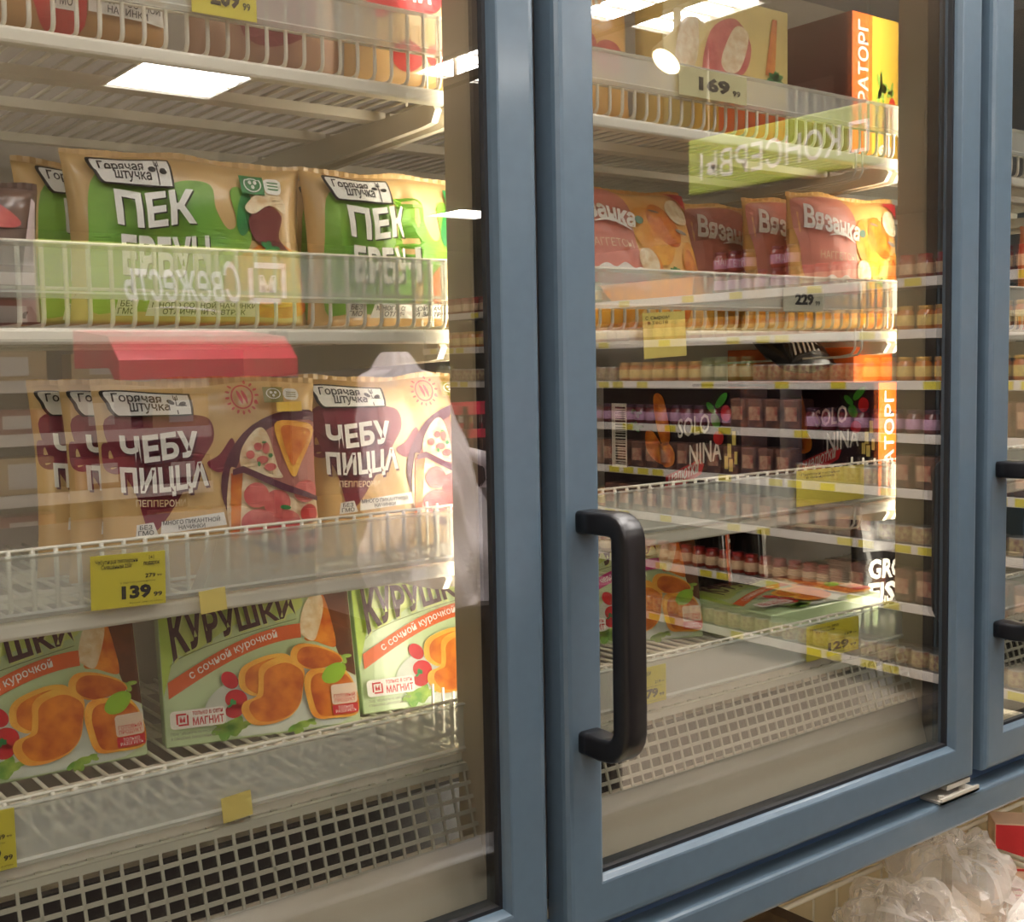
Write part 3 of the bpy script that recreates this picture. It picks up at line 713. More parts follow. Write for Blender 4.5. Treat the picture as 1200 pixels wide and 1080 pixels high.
# --- second shelf, middle door: nugget pouches with salmon panel
def salmon_pouch(label, loc, rot, seed):
    r_, F_ = pouch('food_pouch', label, .245, .190, .055, PEACH, loc, rot, 'salmon and orange nugget pouches', seed)
    F_.put('salmon_panel', SALMON, clampu(blob([(.01, .97), (.25, .985), (.45, .97), (.50, .80), (.48, .55), (.50, .36), (.3, .30), (.08, .34), (.03, .6)])))
    F_.put('nuggets', NUGL, clampu(join2(ell(.62, .62, .13, .22, .3), ell(.68, .16, .15, .18, -.2), ell(.90, .36, .09, .24), ell(.24, .12, .22, .12))))
    F_.put('nuggets_dark', NUG, clampu(join2(ell(.72, .70, .10, .17, .4), ell(.88, .40, .06, .14), ell(.72, .13, .09, .12, .3), ell(.58, .40, .06, .08))))
    F_.put('nugget_cut', CREAM, clampu(join2(ell(.54, .42, .07, .10, .2), ell(.86, .82, .09, .10, .5))))
    F_.put('dark_seam', GREYINK, clampu(join2(ell(.66, .80, .04, .008, -.2, 10), ell(.84, .66, .05, .014, -.3, 10))))
    F_.put('red_corner', REDT, clampu(poly([(.82, .99), (.99, .99), (.99, .86)])))
    F_.put('leaf', GREEND, join2(leafs(.72, .36, .05, 7, 4)))
    F_.put('cloud', WHITE, clampu(blob([(.10, .34), (.16, .37), (.22, .40), (.28, .37), (.34, .40), (.40, .36), (.46, .37), (.51, .30), (.48, .20), (.40, .24), (.30, .24), (.18, .22), (.12, .22)])))
    F_.put('cloud_text', REDT, T('Сливушки', .13, .23, .475, .37, .02, .35, warp=lambda a, b: (.13+.345*a+.02*b, .245-.02*a+(.12-.02*a)*b)))
    F_.put('brand_text', WHITE, T('Вязанка', .04, .70, .50, .92, .035, .3, warp=lambda a, b: (.04+.46*a, .745-.09*a+(.20-.06*a)*b)))
    F_.put('brand_swash', WHITE, clampu(blob([(.20, .69), (.34, .72), (.46, .64), (.34, .695)])), up=False)
    F_.put('brand_leaf', mat('grey_leaf_ink', (110, 150, 130), .4), ell(.525, .72, .035, .03, .5, 12))
    F_.put('kind_text', CREAM, T('НАГГЕТСЫ', .13, .50, .43, .575, .005, warp=lambda a, b: (.13+.30*a, .52-.02*a+.06*b)))
    return r_
vb = salmon_pouch('salmon and orange nugget pouch brightly lit at the right end of the second shelf', (1.345, .202, z2), (math.radians(-2), 0, math.radians(-1)), 61)
copy_thing(vb, 'salmon and orange nugget pouch left on the second shelf of the middle door', (.945, .215, z2), (math.radians(-18), 0, math.radians(-2)))
copy_thing(vb, 'salmon and orange nugget pouch standing behind the brightly lit one', (1.335, .275, z2), (math.radians(-2), 0, math.radians(-2)))
copy_thing(vb, 'salmon and orange nugget pouch at the back of the second shelf', (1.30, .36, z2), (math.radians(-3), 0, math.radians(-2)))

# --- third shelf, middle door: dark snack cartons printed on the broad side
def night_carton(label, loc, spine):
    r_, S_, G_ = carton('food_carton', label, .052, .168, .270, NIGHT, loc, (0, 0, 0), 'dark cheese stick cartons', side=True)
    S_.put('barcode_plate', WHITE, rect(.07, .30, .19, .86))
    bars = []; v = .33; rnd = random.Random(3)
    while v < .83:
        w_ = rnd.choice((.006, .010, .016)); bars.append(rect(.10, v, .18, v+w_)); v += w_+rnd.choice((.008, .012))
    S_.put('barcode', INK, join2(*bars))
    S_.put('greens', GREEND, join2(leafs(.26, .66, .05, 7, 3), leafs(.27, .78, .04, 5, 6)))
    S_.put('sticks', NUG, join2(blob([(.40, .92), (.44, .95), (.48, .88), (.52, .62), (.50, .52), (.45, .55), (.41, .75)]), blob([(.34, .62), (.40, .62), (.48, .46), (.50, .38), (.44, .36), (.35, .46)]), blob([(.44, .50), (.50, .54), (.55, .46), (.54, .36), (.47, .34)])))
    S_.put('red_tag', REDT, poly([(.48, .16), (.50, .10), (.74, .30), (.76, .38), (.73, .42), (.49, .26)]))
    S_.put('tag_text', WHITE, T('малютки', .51, .2, .72, .3, .015, .2, warp=lambda a, b: (.505+.22*a, .165+.15*a+.09*b)))
    S_.put('title', WHITE, join2(T('SOLO', .58, .60, .80, .80, .015, 0, warp=lambda a, b: (.58+.22*a, .58+.06*a+.16*b)), T('NINA', .64, .36, .88, .58, .015, 0, warp=lambda a, b: (.66+.22*a, .36+.07*a+.17*b))))
    S_.put('tomatoes', REDINK, join2(ell(.86, .60, .035, .055), ell(.91, .80, .035, .065)))
    S_.put('leaf', mat('bright_leaf_ink', (70, 170, 60), .35), join2(ell(.84, .74, .03, .06, .2), ell(.88, .90, .025, .07, -.5), ell(.81, .84, .022, .05, .5)), up=False)
    S_.put('cheese', mat('cheese_ink', (250, 226, 130), .35), join2(rect(.92, .45, .945, .56), rect(.95, .55, .975, .66), rect(.93, .34, .955, .44), rect(.965, .40, .985, .50), rect(.90, .36, .925, .46)))
    S_.put('nut_shapes', NUG, join2(blob([(.86, .08), (.90, .16), (.93, .24), (.95, .2), (.94, .06)])))
    G_.put('spine', ORANGEC if spine else NIGHT, rect(.01, .005, .99, .995))
    if spine: rator(G_, .28, .14, .74, .92)
    return r_
night_carton('dark cheese stick carton with orange end at the right of the third shelf', (1.506, .168, z3), True)
night_carton('dark cheese stick carton with barcode at the left of the third shelf', (1.19, .155, z3), False)
r_, F_ = carton('food_carton', 'orange carton lying on top of the dark cartons, third shelf', .10, .052, .24, ORANGEC, (1.470, .185, z3+.1685), (0, 0, math.radians(2)))
F_.put('fold_line', mat('orange_dark_ink', (206, 84, 30), .4), rect(.02, .46, .98, .52))
r_, F_ = pouch('food_pouch', 'crumpled black and copper pouch lying on top of the dark cartons', .085, .105, .05, BLACKFILM, (1.378, .225, z3+.196), (math.radians(-66), 0, math.radians(-10)), None, 71)
F_.put('copper_print', mat('copper_ink', (206, 110, 70), .3, metal=.3), clampu(blob([(.4, .9), (.7, .95), (.9, .6), (.6, .5)])))
F_.put('silver_bars', WHITE, join2(*[poly([(.1+.1*k, .08), (.14+.1*k, .08), (.26+.1*k, .42), (.22+.1*k, .42)]) for k in range(6)]))
# dark carton that carries the crumpled pouch
r_, S_, G_ = carton('food_carton', 'plain dark carton between the two printed dark cartons', .052, .168, .18, NIGHT, (1.400, .265, z3), (0, 0, 0), side=True)
S_.put('faint_panel', MAROON, rect(.2, .2, .8, .7))

# --- lowest shelf, middle door: dark pouches on edge
for k, (lb, x, y, edge, yw) in enumerate((('black pouch on edge with a thin orange side seam, lowest middle shelf', 1.405, .375, mat('orange_seam', (214, 96, 50), .4), 58), ('black pouch on edge with a silver lettered side, lowest middle shelf', 1.480, .365, mat('silver_seam', (180, 178, 176), .3), 60))):
    r_, F_ = pouch('food_pouch', lb, .17, .165, .045, BLACKFILM, (x, y, z4), (math.radians(-4), 0, math.radians(yw)), None, 80+k)
    F_.put('side_seam', edge, clampu(poly([(.01, .02), (.10, .02), (.10, .97), (.01, .97)])))
    F_.put('white_panel', mat('faded_panel', (120, 96, 92), .4), rect(.35, .25, .5, .6)); F_.put('panel_lettering', WHITE, T('BEST', .02, .2, .09, .8, .02, warp=lambda a, b: (.025+.06*(1-b), .25+.5*a)))
r_, F_ = pouch('food_pouch', 'dark pouch with bold white capitals at the right end of the lowest middle shelf', .12, .165, .045, BLACKFILM, (1.515, .215, z4), (math.radians(-3), 0, math.radians(-8)), None, 91)
F_.put('silver_top', mat('silver_film', (150, 150, 150), .3, rgb2=(70, 70, 72), scale=60), clampu(rect(.06, .62, .94, .96)))
F_.put('bold_text', WHITE, join2(T('GROSS', .1, .36, .95, .55, .04), T('FISH', .1, .12, .8, .33, .04)))
for k, (x, y) in enumerate(((1.14, .565), (1.30, .565), (1.455, .565))):
    r_, F_ = pouch('food_pouch', ('left', 'middle', 'right')[k]+' dark maroon pouch in the back row of the lowest middle shelf', .15, .165, .05, mat('maroon_film', (70, 40, 42), .35, coat=.3), (x, y, z4), (math.radians(-3), 0, 0), 'dark back row pouches', 95+k)
    F_.put('panel', mat('dim_label', (150, 120, 112), .4), rect(.2, .3, .42, .7)); F_.put('panel_mark', REDT, ell(.31, .42, .06, .06))

# --- right door glimpses
r_, F_ = pouch('food_pouch', 'blue food pouch seen through the right door', .26, .13, .05, mat('blue_film', (44, 92, 170), .3, rgb2=(80, 140, 210), scale=20, coat=.3), (1.98, .20, z4+.0), (0, 0, 0), None, 101)
F_.put('wave', WHITE, clampu(blob([(.1, .4), (.4, .55), (.8, .45), (.5, .45)])))
r_, F_ = pouch('food_pouch', 'red and orange food pouch on the second shelf behind the right door', .24, .17, .05, mat('warm_red_film', (204, 84, 52), .3, rgb2=(226, 140, 70), scale=16), (1.95, .20, z2), (0, 0, 0), None, 103)
F_.put('panel', CREAM, rect(.3, .3, .7, .7))
r_, F_ = carton('food_carton', 'cream carton on the third shelf behind the right door', .22, .16, .05, mat('cream_carton', (232, 214, 180), .35), (1.98, .2, z3))
F_.put('panel', REDT, rect(.1, .5, .9, .85))

# ------------------------------------------------------------------ price cards on the shelf guards
GUARDY = {1: .1222, 2: .1222, 3: .1222, 4: .0992}
def price_tag(label, x0, x1, z0, z1, y, card, price=None, cents='99', old=None, rot=0, top=None, note=None):
    w_, h_ = x1-x0, z1-z0
    t = thing('price_tag', label, 'price tag', ((x0+x1)/2, y, z0), (0, rot, 0), 'shelf price tags')
    obj('card', box_bm(-w_/2, w_/2, -.0006, .0, 0, h_), card, t)
    F_ = Face(t, w_, h_, lambda u, v, L: (-w_/2+u*w_, -.0007-.0002*L, v*h_), fine=None)
    if price:
        F_.put('price', INK, T(price, .40, .14, .80, .40, .05) if old else T(price, .28, .25, .74, .75, .05))
        F_.put('cents', INK, T(cents, .83, .15, .95, .24, .03) if old else T(cents, .78, .25, .90, .45, .03), up=False)
    if old: F_.put('old_price', INK, join2(T(old, .72, .52, .86, .60, .02), T(cents, .88, .53, .95, .57, .01)))
    if top: F_.put('product_name', INK, T(top, .06, .74, .62, .92, .006))
    if note: F_.put('offer', INK, T(note, .70, .74, .92, .94, .02))
    if old: F_.put('small_print', INK, join2(T('с картой лояльности', .38, .44, .85, .48, 0), T('Россия, цена за штуку', .50, .05, .95, .09, 0)))
    return t
price_tag('yellow price card reading 139.99 on the third shelf guard', .3255, .3915, 1.3455, 1.3925, .1222, YTAG, '139', old='279', top='Чебупицца пепперони\nСмешанная 250г', note='1+1\nподарок', rot=math.radians(1.5))
price_tag('yellow price card reading 209 on the top shelf guard', .438, .500, 1.866, 1.900, .1222, YTAG, '209', cents='99')
price_tag('yellow price card cut by the left picture edge on the lowest guard', .190, .2485, 1.149, 1.199, .0992, YTAG, '119', old='149', top='Курушки с курочкой\n300г')
price_tag('yellow price card reading 129 below the flat lying carton', 1.254, 1.366, 1.149, 1.196, .0992, YTAG, '129', old='169', top='Наггетсы 300г\nКурушки')
price_tag('pale clear price card reading 229 on the second guard', 1.235, 1.318, 1.614, 1.645, .1222, mat('grey_clear_card', (196, 192, 170), .4, var=.03), '229')
price_tag('pale price card reading 169 under the lamp reflection', 1.045, 1.165, 1.868, 1.902, .1222, mat('pale_olive_card', (206, 200, 150), .4, var=.03), '169')
price_tag('large yellow card on the third guard of the middle door', 1.262, 1.408, 1.354, 1.402, .1222, mat('bright_yellow_card', (240, 220, 96), .45, var=.03), None, top='Палочки сырные\nв панировке')
price_tag('pale yellow paper slip hanging from the second shelf', .984, 1.055, 1.556, 1.610, .1222, YPALE, None, top='с сыром\nв тесте', rot=math.radians(-3))
price_tag('yellow price card half hidden behind the black handle', .925, .992, 1.148, 1.192, .0992, YTAG, '179', old='219', top='Наггетсы с сыром')
price_tag('small blank yellow slip under the third shelf beam', .424, .4495, 1.330, 1.351, .1222, YPALE, None, rot=math.radians(-4))
price_tag('small blank yellow slip on the grille edge', .4275, .4565, 1.1405, 1.164, .0985, YPALE, None, rot=math.radians(-4))

# ------------------------------------------------------------------ open chest freezer under the doors
chest = thing('chest_freezer', 'open chest freezer with pale lit well below the blue rail', 'freezer', (0, 0, 0))
WELL = mat('well_liner', (226, 212, 176), .5, var=.03, scale=6)
obj('well_back', box_bm(FX0, FX1, .42, .46, .30, .897), WELL, chest)
obj('well_floor', box_bm(FX0, FX1, -.46, .42, .28, .32), WELL, chest)
obj('well_front', box_bm(FX0, FX1, -.50, -.46, .0, .80), BLUE, chest)
for x in (FX0, FX1-.03): obj('well_side', box_bm(x, x+.03, -.46, .42, .32, .80), WELL, chest)
obj('front_bumper', box_bm(FX0, FX1, -.53, -.46, .78, .83, .012), BLACKPL, chest)
obj('light_strip', box_bm(FX0+.05, FX1-.05, .060, .075, .892, .897), emit('chest_led', (1, .9, .74), 3.5), chest)
bm = bmesh.new(); add_prism(bm, [(-.46, .70), (.42, .70), (.42, .735), (-.46, .735)], 0, 1.33, 1.355)
obj('divider_rail', bm, mat('dark_bronze', (72, 56, 46), .35, metal=.4), chest)
def basket(label, x0, x1, y0, y1, z0, z1):
    t = thing('wire_basket', label, 'basket', ((x0+x1)/2, (y0+y1)/2, z0), group='white wire baskets in the chest')
    cx, cy_ = (x0+x1)/2, (y0+y1)/2; a, b, h = (x1-x0)/2, (y1-y0)/2, z1-z0
    def wire(nm, pts, r):
        bm = bmesh.new(); add_tube(bm, pts, r, 6); obj(nm, bm, WHITEW, t, True)
    for z in (0, h*.55, h):
        rr = .0042 if z == h else .0026
        bm = bmesh.new()
        add_tube(bm, [(-a, -b, z), (a, -b, z)], rr, 6); add_tube(bm, [(a, -b, z), (a, b, z)], rr, 6); add_tube(bm, [(a, b, z), (-a, b, z)], rr, 6); add_tube(bm, [(-a, b, z), (-a, -b, z)], rr, 6)
        obj('rim_wire', bm, WHITEW, t, True)
    n = int(a*2/.055)
    for i in range(1, n):
        x = -a+2*a*i/n; wire('basket_wire', [(x, b, h), (x, b, 0), (x, -b, 0), (x, -b, h)], .002)
    n = int(b*2/.055)
    for i in range(1, n):
        y = -b+2*b*i/n; wire('basket_wire', [(a, y, h), (a, y, 0), (-a, y, 0), (-a, y, h)], .002)
    return t
basket('white wire basket holding clear plastic bags in the chest freezer', 1.365, 1.842, -.40, .268, .325, .700)
basket('white wire basket with the red carton at the right of the chest', 1.865, 2.30, -.40, .268, .325, .700)
def lumpy_bag(name, label, cat, sx, sy, sz, loc, rot, m, seed, group=None, spike=.3, nlat=22, nlon=40):
    rnd = random.Random(seed); bm = bmesh.new()
    K = [(Vector((rnd.gauss(0, 1), rnd.gauss(0, 1), rnd.gauss(0, 1))).normalized(), rnd.uniform(.3, 1)) for _ in range(26)]
    rows = []
    for j in range(nlat+1):
        th = PI*j/nlat; row = []
        for i in range(nlon):
            p = Vector((math.sin(th)*math.cos(2*PI*i/nlon), math.sin(th)*math.sin(2*PI*i/nlon), math.cos(th)))
            d = 1.0
            for k, a in K: d += a*spike*max(0, 1-abs(p.dot(k)-.72)*6)-a*spike*.9*max(0, 1-abs(p.dot(k)-.45)*9)
            row.append((p.x*sx*d, p.y*sy*d, (p.z*d)*sz))
        rows.append(row)
    zmin = min(q[2] for r_ in rows for q in r_)
    V = [[bm.verts.new((x, y, max(z-zmin, 0))) for x, y, z in r_] for r_ in rows]
    for j in range(nlat):
        for i in range(nlon):
            q = [V[j][i], V[j+1][i], V[j+1][(i+1) % nlon], V[j][(i+1) % nlon]]
            bm.faces.new(q)
    bmesh.ops.remove_doubles(bm, verts=bm.verts[:], dist=.0003); bmesh.ops.recalc_face_normals(bm, faces=bm.faces[:])
    t = thing(name, label, cat, loc, rot, group)
    obj('bag_film', bm, m, t)
    return t
CRINKLE = clear('crinkled_clear_film', (.96, .95, .93), (.80, .75, .70), .24, .6, .07)
FROST = mat('frosted_contents', (216, 198, 176), .5, rgb2=(190, 168, 146), scale=16)
for k, (lb, x, y, z, sx, sy, sz, rz) in enumerate((('clear crinkled plastic bag uppermost on the basket', 1.65, .125, .604, .125, .10, .075, .3), ('clear crinkled plastic bag left in the basket', 1.475, .10, .590, .085, .10, .07, -.2),
        ('clear crinkled plastic bag in front in the basket', 1.565, -.12, .582, .16, .10, .075, .1), ('clear crinkled plastic bag right in the basket', 1.752, -.13, .582, .085, .12, .065, .8))):
    t = lumpy_bag('plastic_bag', lb, 'plastic bag', sx*.94, sy*.94, sz*1.1, (x, y, z), (0, 0, rz), CRINKLE, 200+k, 'clear bags in the chest basket', .13, 26, 44)
    bm = bmesh.new(); add_lathe(bm, [(.01, .01), (sx*.62, .02), (sx*.70, sz*.7), (sx*.5, sz*1.3), (.01, sz*1.4)], 16)
    o = obj('bag_contents', bm, FROST, t, True); o.scale = (1, sy/sx, 1)
t, F_ = carton('food_carton', 'pale carton filling the base of the chest basket', .40, .245, .52, FROST, (1.39, -.33, .335))
t, F_ = carton('food_carton', 'red and cream carton standing in the right chest basket', .17, .20, .06, mat('cream_red_carton', (232, 196, 168), .4, var=.04), (1.905, .205, .53), (0, 0, math.radians(-48)))
F_.put('red_top', REDT, rect(.01, .70, .99, .99)); F_.put('red_rule', REDT, join2(rect(.06, .58, .8, .60), rect(.06, .35, .08, .6))); F_.put('stripes', WHITE, join2(rect(.3, .75, .9, .80), rect(.35, .86, .8, .9))); F_.put('lines', PINKM, join2(*[rect(.15, .45-.05*k, .7, .47-.05*k) for k in range(4)]))
t, F_ = carton('food_carton', 'cream carton lying under the red carton in the right basket', .36, .195, .45, FROST, (1.90, -.30, .333))

# ------------------------------------------------------------------ across the aisle: what the door glass mirrors
# long shelving unit running away from the freezer
GX, GY0, GY1 = 4.70, -1.35, -6.2
SHZ = [1.905, 1.675, 1.445, 1.205, .955, .70, .43, .13]
gond = thing('shelving_unit', 'long dark store shelving unit with jars across the aisle', 'shelving', (GX, (GY0+GY1)/2, 0))
gy = (GY0+GY1)/2; gl = abs(GY1-GY0)/2
SHELFD = mat('dark_shelf_back', (52, 44, 42), .6, var=.08)
STRIP = mat('white_price_strip', (226, 220, 214), .4, var=.03)
obj('back_panel', box_bm(.44, .46, -gl, gl, 0, 2.0), SHELFD, gond)
for e in (-gl, gl-.03): obj('end_panel', box_bm(0, .44, e, e+.03, 0, 1.99), SHELFD, gond)
card = None
for k, z in enumerate(SHZ):
    b = obj('shelf_board', box_bm(0, .44, -gl+.03, gl-.03, z-.025, z), mat('shelf_board', (120, 108, 100), .5), gond)
    obj('price_strip', box_bm(-.012, 0, -gl, gl, z-.040, z+.002, .002, 1), STRIP, b)
    rnd = random.Random(k); y = -gl+.1
    while y < gl-.15:
        if card is None: c = card = obj('price_card', box_bm(-.0145, -.0125, 0, .085, -.036, -.002), YTAG, b)
        else: c = dup(card, b)
        c.location = (0, y, z)
        y += rnd.choice((.12, .2, .34, .5))
# jars and packs: one of each kind, then copies
GLASSJ = {}
def make_item(kind):
    col = {'jam': (110, 36, 44), 'honey': (206, 120, 38), 'pickle': (104, 116, 52), 'sauce': (150, 52, 34)}.get(kind)
    if kind in ('jam', 'honey', 'pickle', 'sauce'):
        nm, cat = kind+'_jar', 'jar'
        t = thing(nm, '', cat)
        r, h = (.038, .105) if kind != 'pickle' else (.042, .125)
        bm = bmesh.new(); add_lathe(bm, [(r*.9, 0), (r, .006), (r, h*.74), (r*.78, h*.86), (r*.78, h*.9)], 14)
        obj('jar_body', bm, mat(kind+'_contents', col, .15, var=.1, scale=40, coat=.5), t, True)
        bm = bmesh.new(); add_lathe(bm, [(r*.84, h*.86), (r*.86, h*.87), (r*.86, h), (r*.8, h+.003)], 14); obj('lid', bm, mat(kind+'_lid', {'jam': (70, 40, 60), 'honey': (196, 150, 60), 'pickle': (60, 90, 50), 'sauce': (160, 40, 36)}[kind], .35, metal=.3), t, True)
        bm = bmesh.new(); add_lathe(bm, [(r*1.01, h*.18), (r*1.02, h*.19), (r*1.02, h*.62), (r*1.01, h*.63)], 14); obj('label_band', bm, mat(kind+'_label', {'jam': (206, 160, 190), 'honey': (238, 206, 120), 'pickle': (206, 200, 150), 'sauce': (226, 190, 150)}[kind], .45, var=.12, scale=60), t, True)
    elif kind == 'can':
        t = thing('food_can', '', 'can'); r, h = .044, .085
        bm = bmesh.new(); add_lathe(bm, [(r*.95, 0), (r, .004), (r, h-.004), (r*.95, h), (r*.9, h-.003)], 16); obj('can_body', bm, mat('can_metal', (170, 166, 160), .3, metal=.8), t, True)
        bm = bmesh.new(); add_lathe(bm, [(r*1.005, .008), (r*1.01, .009), (r*1.01, h-.009), (r*1.005, h-.008)], 16); obj('label_band', bm, mat('can_label', (190, 180, 130), .45, rgb2=(120, 60, 60), scale=50), t, True)
    else:
        t = thing('dry_goods_pack', '', 'pack')
        bm = box_bm(-.06, .06, -.05, .05, 0, .15, .012, 2); obj('pack_body', bm, mat('pack_print', (120, 78, 60), .4, rgb2=(60, 40, 40), scale=14), t)
        obj('pack_panel', box_bm(-.0612, -.06, -.035, .035, .04, .11), mat('pack_panel_ink', (190, 160, 130), .4, rgb2=(150, 66, 56), scale=26), t)
    return t
protos = {}
ROWKIND = [['jam', 'jam', 'pickle', 'sauce'], ['sauce', 'honey', 'can'], ['honey', 'can', 'pickle', 'pickle'], ['pack', 'jam', 'can'], ['sauce', 'pack', 'can'], ['pack', 'can', 'honey'], ['pack', 'sauce'], ['pack', 'can']]
ROWNAME = ['top', 'second', 'third', 'fourth', 'fifth', 'sixth', 'seventh', 'bottom']
KN = {'jam': 'dark jam jar', 'honey': 'amber honey jar', 'pickle': 'green pickle jar', 'sauce': 'red sauce jar', 'can': 'small food can', 'pack': 'brown dry goods pack'}
for k, z in enumerate(SHZ):
    rnd = random.Random(40+k); y = GY0-.10; left = 0; kind = None
    while y > GY1+.12:
        if k == 0 and -4.42 < y < -3.50: y = -4.43; left = 0
        if left == 0: kind = rnd.choice(ROWKIND[k]); left = rnd.randint(4, 8)
        left -= 1
        lb = f'{KN[kind]} in the row on the {ROWNAME[k]} board of the store shelving'
        loc = (GX+.06+rnd.uniform(-.008, .008), y, z+.0005)
        if kind not in protos:
            p = make_item(kind); p.location = loc; p['label'] = lb; protos[kind] = p
        else:
            p = copy_thing(protos[kind], lb, loc)
        p['group'] = f'{KN[kind]}s on the {ROWNAME[k]} board of the store shelving'
        if k == 0 and kind == 'jam' and rnd.random() < .8:
            copy_thing(protos[kind], f'dark jam jar stacked in the upper layer on the top board', (loc[0], y, z+.1092), group='upper layer of jam jars on the top board')
        y -= .118 if kind == 'pack' else .094

# orange platter pack lying on the top board at the far end
bm = bmesh.new(); add_prism(bm, [(-.30, .0), (.34, .0), (.36, .10), (-.40, .10)], 0, 0, .16)
t = thing('snack_tray', 'orange tray pack lying at the far end of the top board of the store shelving', 'tray', (GX+.03, -3.95, SHZ[0]+.001)); obj('tray_body', bm, mat('orange_tray', (230, 140, 40), .35, var=.06), t)
obj('tray_lid', box_bm(-.005, .165, -.41, .37, .1005, .106), mat('brown_lid', (150, 76, 40), .35), t)

# green hanging aisle sign
sg = thing('hanging_sign', 'green hanging aisle sign with white lettering over the store shelving', 'sign', (4.2, -2.50, 2.30))
GRN = mat('sign_green', (144, 158, 40), .45, var=.03, scale=4)
bm = box_bm(0, .03, -.62, .46, .04, .30, .01, 2); obj('sign_board', bm, GRN, sg)
for y in (-.5, .38):
    bm = bmesh.new(); add_tube(bm, [(.015, y, .30), (.015, y, CZ-2.30)], .003, 6); obj('hanging_wire', bm, STEEL, sg)
V, Fc = text2d('КОНСЕРВЫ', .01, 0)
bm = bmesh.new(); vv = [bm.verts.new((-.001, .26-.80*a, .10+.13*b)) for a, b in V]
for f in Fc:
    try: bm.faces.new([vv[i] for i in f])
    except ValueError: pass
obj('sign_lettering', bm, WHITE, sg)
bm = bmesh.new()
for a in ((.30, .315, .10, .23), (.385, .40, .10, .23)): add_box(bm, -.0015, -.0005, *a)
add_box(bm, -.0015, -.0005, .315, .385, .10, .115); add_box(bm, -.0015, -.0005, .315, .385, .215, .23)
obj('sign_symbol', bm, WHITE, sg)

# track with spotlight
trk = thing('track_spotlight', 'white cylindrical spotlight hanging from a pale ceiling track', 'spotlight', (3.40, -2.40, CZ))
TRKM = mat('track_metal', (176, 160, 136), .4, metal=.3)
obj('track', box_bm(-.025, .025, -1.9, 1.2, -.14, -.105), TRKM, trk)
for y in (-1.5, 0.9): obj('track_hanger', box_bm(-.008, .008, y, y+.016, -.105, -.001), TRKM, trk)
obj('lamp_stem', box_bm(-.012, .012, -.012, .012, -.24, -.14), WHITE, trk)
dirv = Vector((-.55, -.12, -.60)).normalized(); R3 = Vector((0, 0, 1)).rotation_difference(dirv).to_matrix().to_4x4()
bm = bmesh.new(); add_lathe(bm, [(.038, -.15), (.055, -.13), (.062, -.02), (.072, .06), (.066, .062)], 20); bmesh.ops.transform(bm, matrix=Matrix.Translation((-.01, 0, -.30)) @ R3, verts=bm.verts[:])
obj('lamp_head', bm, mat('lamp_white', (206, 196, 180), .4), trk, True)
bm = bmesh.new(); add_lathe(bm, [(.06, .0635), (.058, .066), (.02, .067)], 20); bmesh.ops.transform(bm, matrix=Matrix.Translation((-.01, 0, -.30)) @ R3, verts=bm.verts[:])
obj('lamp_lens', bm, LAMP, trk, True)

# promotion stand behind the viewer: green header, red canopy, dark body
st = thing('promotion_stand', 'dark promotion stand with green header and red canopy across the aisle', 'display stand', (1.0, -1.62, 0))
DARKB = mat('dark_stand', (58, 48, 44), .5, var=.06)
obj('stand_body', box_bm(-.62, .30, -.30, .10, 0, 1.20), DARKB, st)
for x in (-.60, .26): obj('stand_post', box_bm(x, x+.03, -.02, .02, 1.20, 1.64), DARKB, st)
bm = bmesh.new(); add_prism(bm, [(-.12, 1.645), (.10, 1.625), (.16, 1.575), (.16, 1.535), (.13, 1.535), (.10, 1.56), (-.12, 1.56)], 0, -.16, .24)
obj('red_canopy', bm, mat('red_plastic', (206, 44, 70), .35, var=.03), st)
obj('header_board', box_bm(-.30, .275, .10, .125, 1.650, 1.815, .006), mat('header_green', (150, 160, 56), .45, var=.04, scale=5), st)
def back_text(name, shape, x_start, x_end, z0, z1, y, m):
    V, Fc = shape; bm = bmesh.new(); vv = [bm.verts.new((x_start+(x_end-x_start)*a, y, z0+(z1-z0)*b)) for a, b in V]
    for f in Fc:
        try: bm.faces.new([vv[i] for i in f])
        except ValueError: pass
    return obj(name, bm, m, st)
back_text('header_lettering', T('Свежесть', 0, 0, 1, 1, .012, .3), .125, -.13, 1.695, 1.785, .1262, WHITE)
lg = join2(rect(0, .86, .84, 1), rect(0, .14, .12, .9), rect(.16, 0, 1, .14), rect(.88, .1, 1, .86), T('М', .28, .28, .72, .70, .04))
back_text('header_logo', lg, .235, .145, 1.695, 1.785, .1262, WHITE)
back_text('header_swash', blob([(0, .2), (.3, .7), (.7, .8), (1, .5), (.7, .65), (.3, .5)]), .09, -.09, 1.670, 1.690, .1262, WHITE)

# side table with a white carrier bag and a red basket
tb = thing('display_table', 'dark display table beside the promotion stand', 'table', (1.68, -1.62, 0))
obj('table_top', box_bm(-.34, .42, -.32, .30, .955, .985), DARKB, tb)
for x in (-.32, .36):
    for y in (-.30, .25): obj('table_leg', box_bm(x, x+.04, y, y+.04, 0, .955), DARKB, tb)
obj('table_panel', box_bm(-.33, .40, -.02, .0, .10, .955), DARKB, tb)
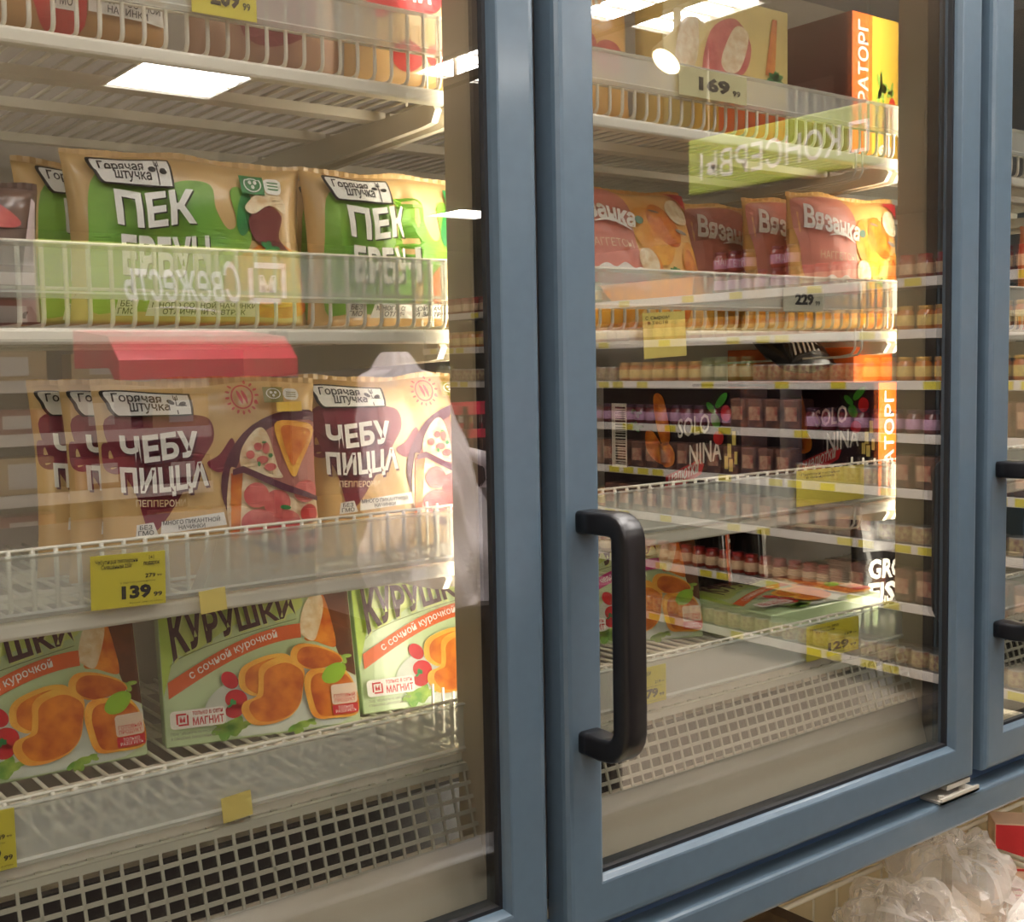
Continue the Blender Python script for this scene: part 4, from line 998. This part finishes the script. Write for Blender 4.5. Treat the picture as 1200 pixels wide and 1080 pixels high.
# carrier bag: wrinkled sack, narrow at the knotted top, wide at the foot
def carrier_bag():
    rnd = random.Random(5); bm = bmesh.new(); nv, nu = 44, 60; rows = []
    ph = [rnd.uniform(0, 6.3) for _ in range(8)]
    for j in range(nv+1):
        v = j/nv
        cx = -.02+.10*(1-v)**1.4-.03*v; hw = .055+.125*(1-v)**.55 if v < .93 else .055*(1-(v-.93)/.07*.5)
        dp = .10*(1-v)**.6+.03
        row = []
        for i in range(nu):
            a = 2*PI*i/nu
            wr = 1+.10*math.sin(5*a+ph[0]+4*v)+.07*math.sin(9*a-6*v+ph[1])+.06*math.sin(14*a+9*v+ph[2])+.05*math.sin(23*v+3*a+ph[3])
            row.append(bm.verts.new((cx+hw*wr*math.cos(a), dp*wr*math.sin(a), v*.60)))
        rows.append(row)
    for A, B in zip(rows, rows[1:]):
        for i in range(nu): bm.faces.new((A[i], A[(i+1) % nu], B[(i+1) % nu], B[i]))
    bm.faces.new(rows[0][::-1]); bm.faces.new(rows[-1])
    return bm
cb = thing('carrier_bag', 'milky white plastic carrier bag standing on the display table', 'bag', (1.545, -1.46, .986))
obj('bag_film', carrier_bag(), mat('white_bag_film', (240, 230, 234), .3, var=.03, scale=12), cb)
bm = bmesh.new(); add_tube(bm, [(.13, .0, .36), (.20, .02, .33), (.235, .0, .27), (.20, -.02, .24), (.15, 0, .26)], [.012, .02, .024, .018, .012], 8); obj('bag_handle', bm, MATS['white_bag_film'], cb, True)
bk = thing('shopping_basket', 'red plastic shopping basket on the display table behind the carrier bag', 'basket', (1.915, -1.70, .986))
REDP = MATS['red_plastic']
bm = bmesh.new()
for z, g in ((.0, 0), (.38, .03), (.44, .035)):
    a, b = .13+g, .12+g
    for q in ((-a, a, -b, -b+.012), (-a, a, b-.012, b), (-a, -a+.012, -b, b), (a-.012, a, -b, b)): add_box(bm, *q, z, z+.022)
obj('basket_rim', bm, REDP, bk)
bm = bmesh.new()
for i in range(9):
    x = -.13+.0325*i
    for y in (-.125, .117): add_box(bm, x-.005, x+.005, y, y+.008, .0, .44)
obj('basket_ribs', bm, mat('dark_basket', (60, 30, 34), .45), bk)
# pale shelving against the far wall, parallel to the freezer
far = thing('wall_shelving', 'long pale wall shelving at the far side of the store', 'shelving', (.9, -7.2, 0))
obj('back_panel', box_bm(-3.4, 2.6, -.5, -.48, 0, 2.3), mat('far_panel', (120, 106, 98), .6, var=.1, scale=3), far)
for z in (.35, .75, 1.15, 1.5, 1.85, 2.2):
    b = obj('shelf_board', box_bm(-3.4, 2.6, -.48, .0, z-.03, z), mat('far_board', (150, 136, 124), .5), far); obj('price_strip', box_bm(-3.4, 2.6, .0, .012, z-.07, z+.01), STRIP, b)
for i in range(54):
    z = (.35, .75, 1.15, 1.5, 1.85)[i % 5]; rnd = random.Random(300+i)
    x = -2.4+(i//5)*.55+rnd.uniform(-.02, .02)
    t = thing('goods_carton', 'plain goods carton standing on the far wall shelving', 'box', (x, -7.40, z+.0005), group='goods cartons on the far wall shelving')
    cc = rnd.choice(((150, 70, 60), (200, 170, 120), (90, 70, 66), (176, 150, 140)))
    hh = rnd.uniform(.16, .26)
    obj('carton_body', box_bm(0, .42, -.1, .1, 0, hh, .004, 1), mat('goods_%d_%d_%d' % cc, cc, .5), t); obj('carton_label', box_bm(.12, .30, .1005, .102, .04, hh-.04), STRIP, t)
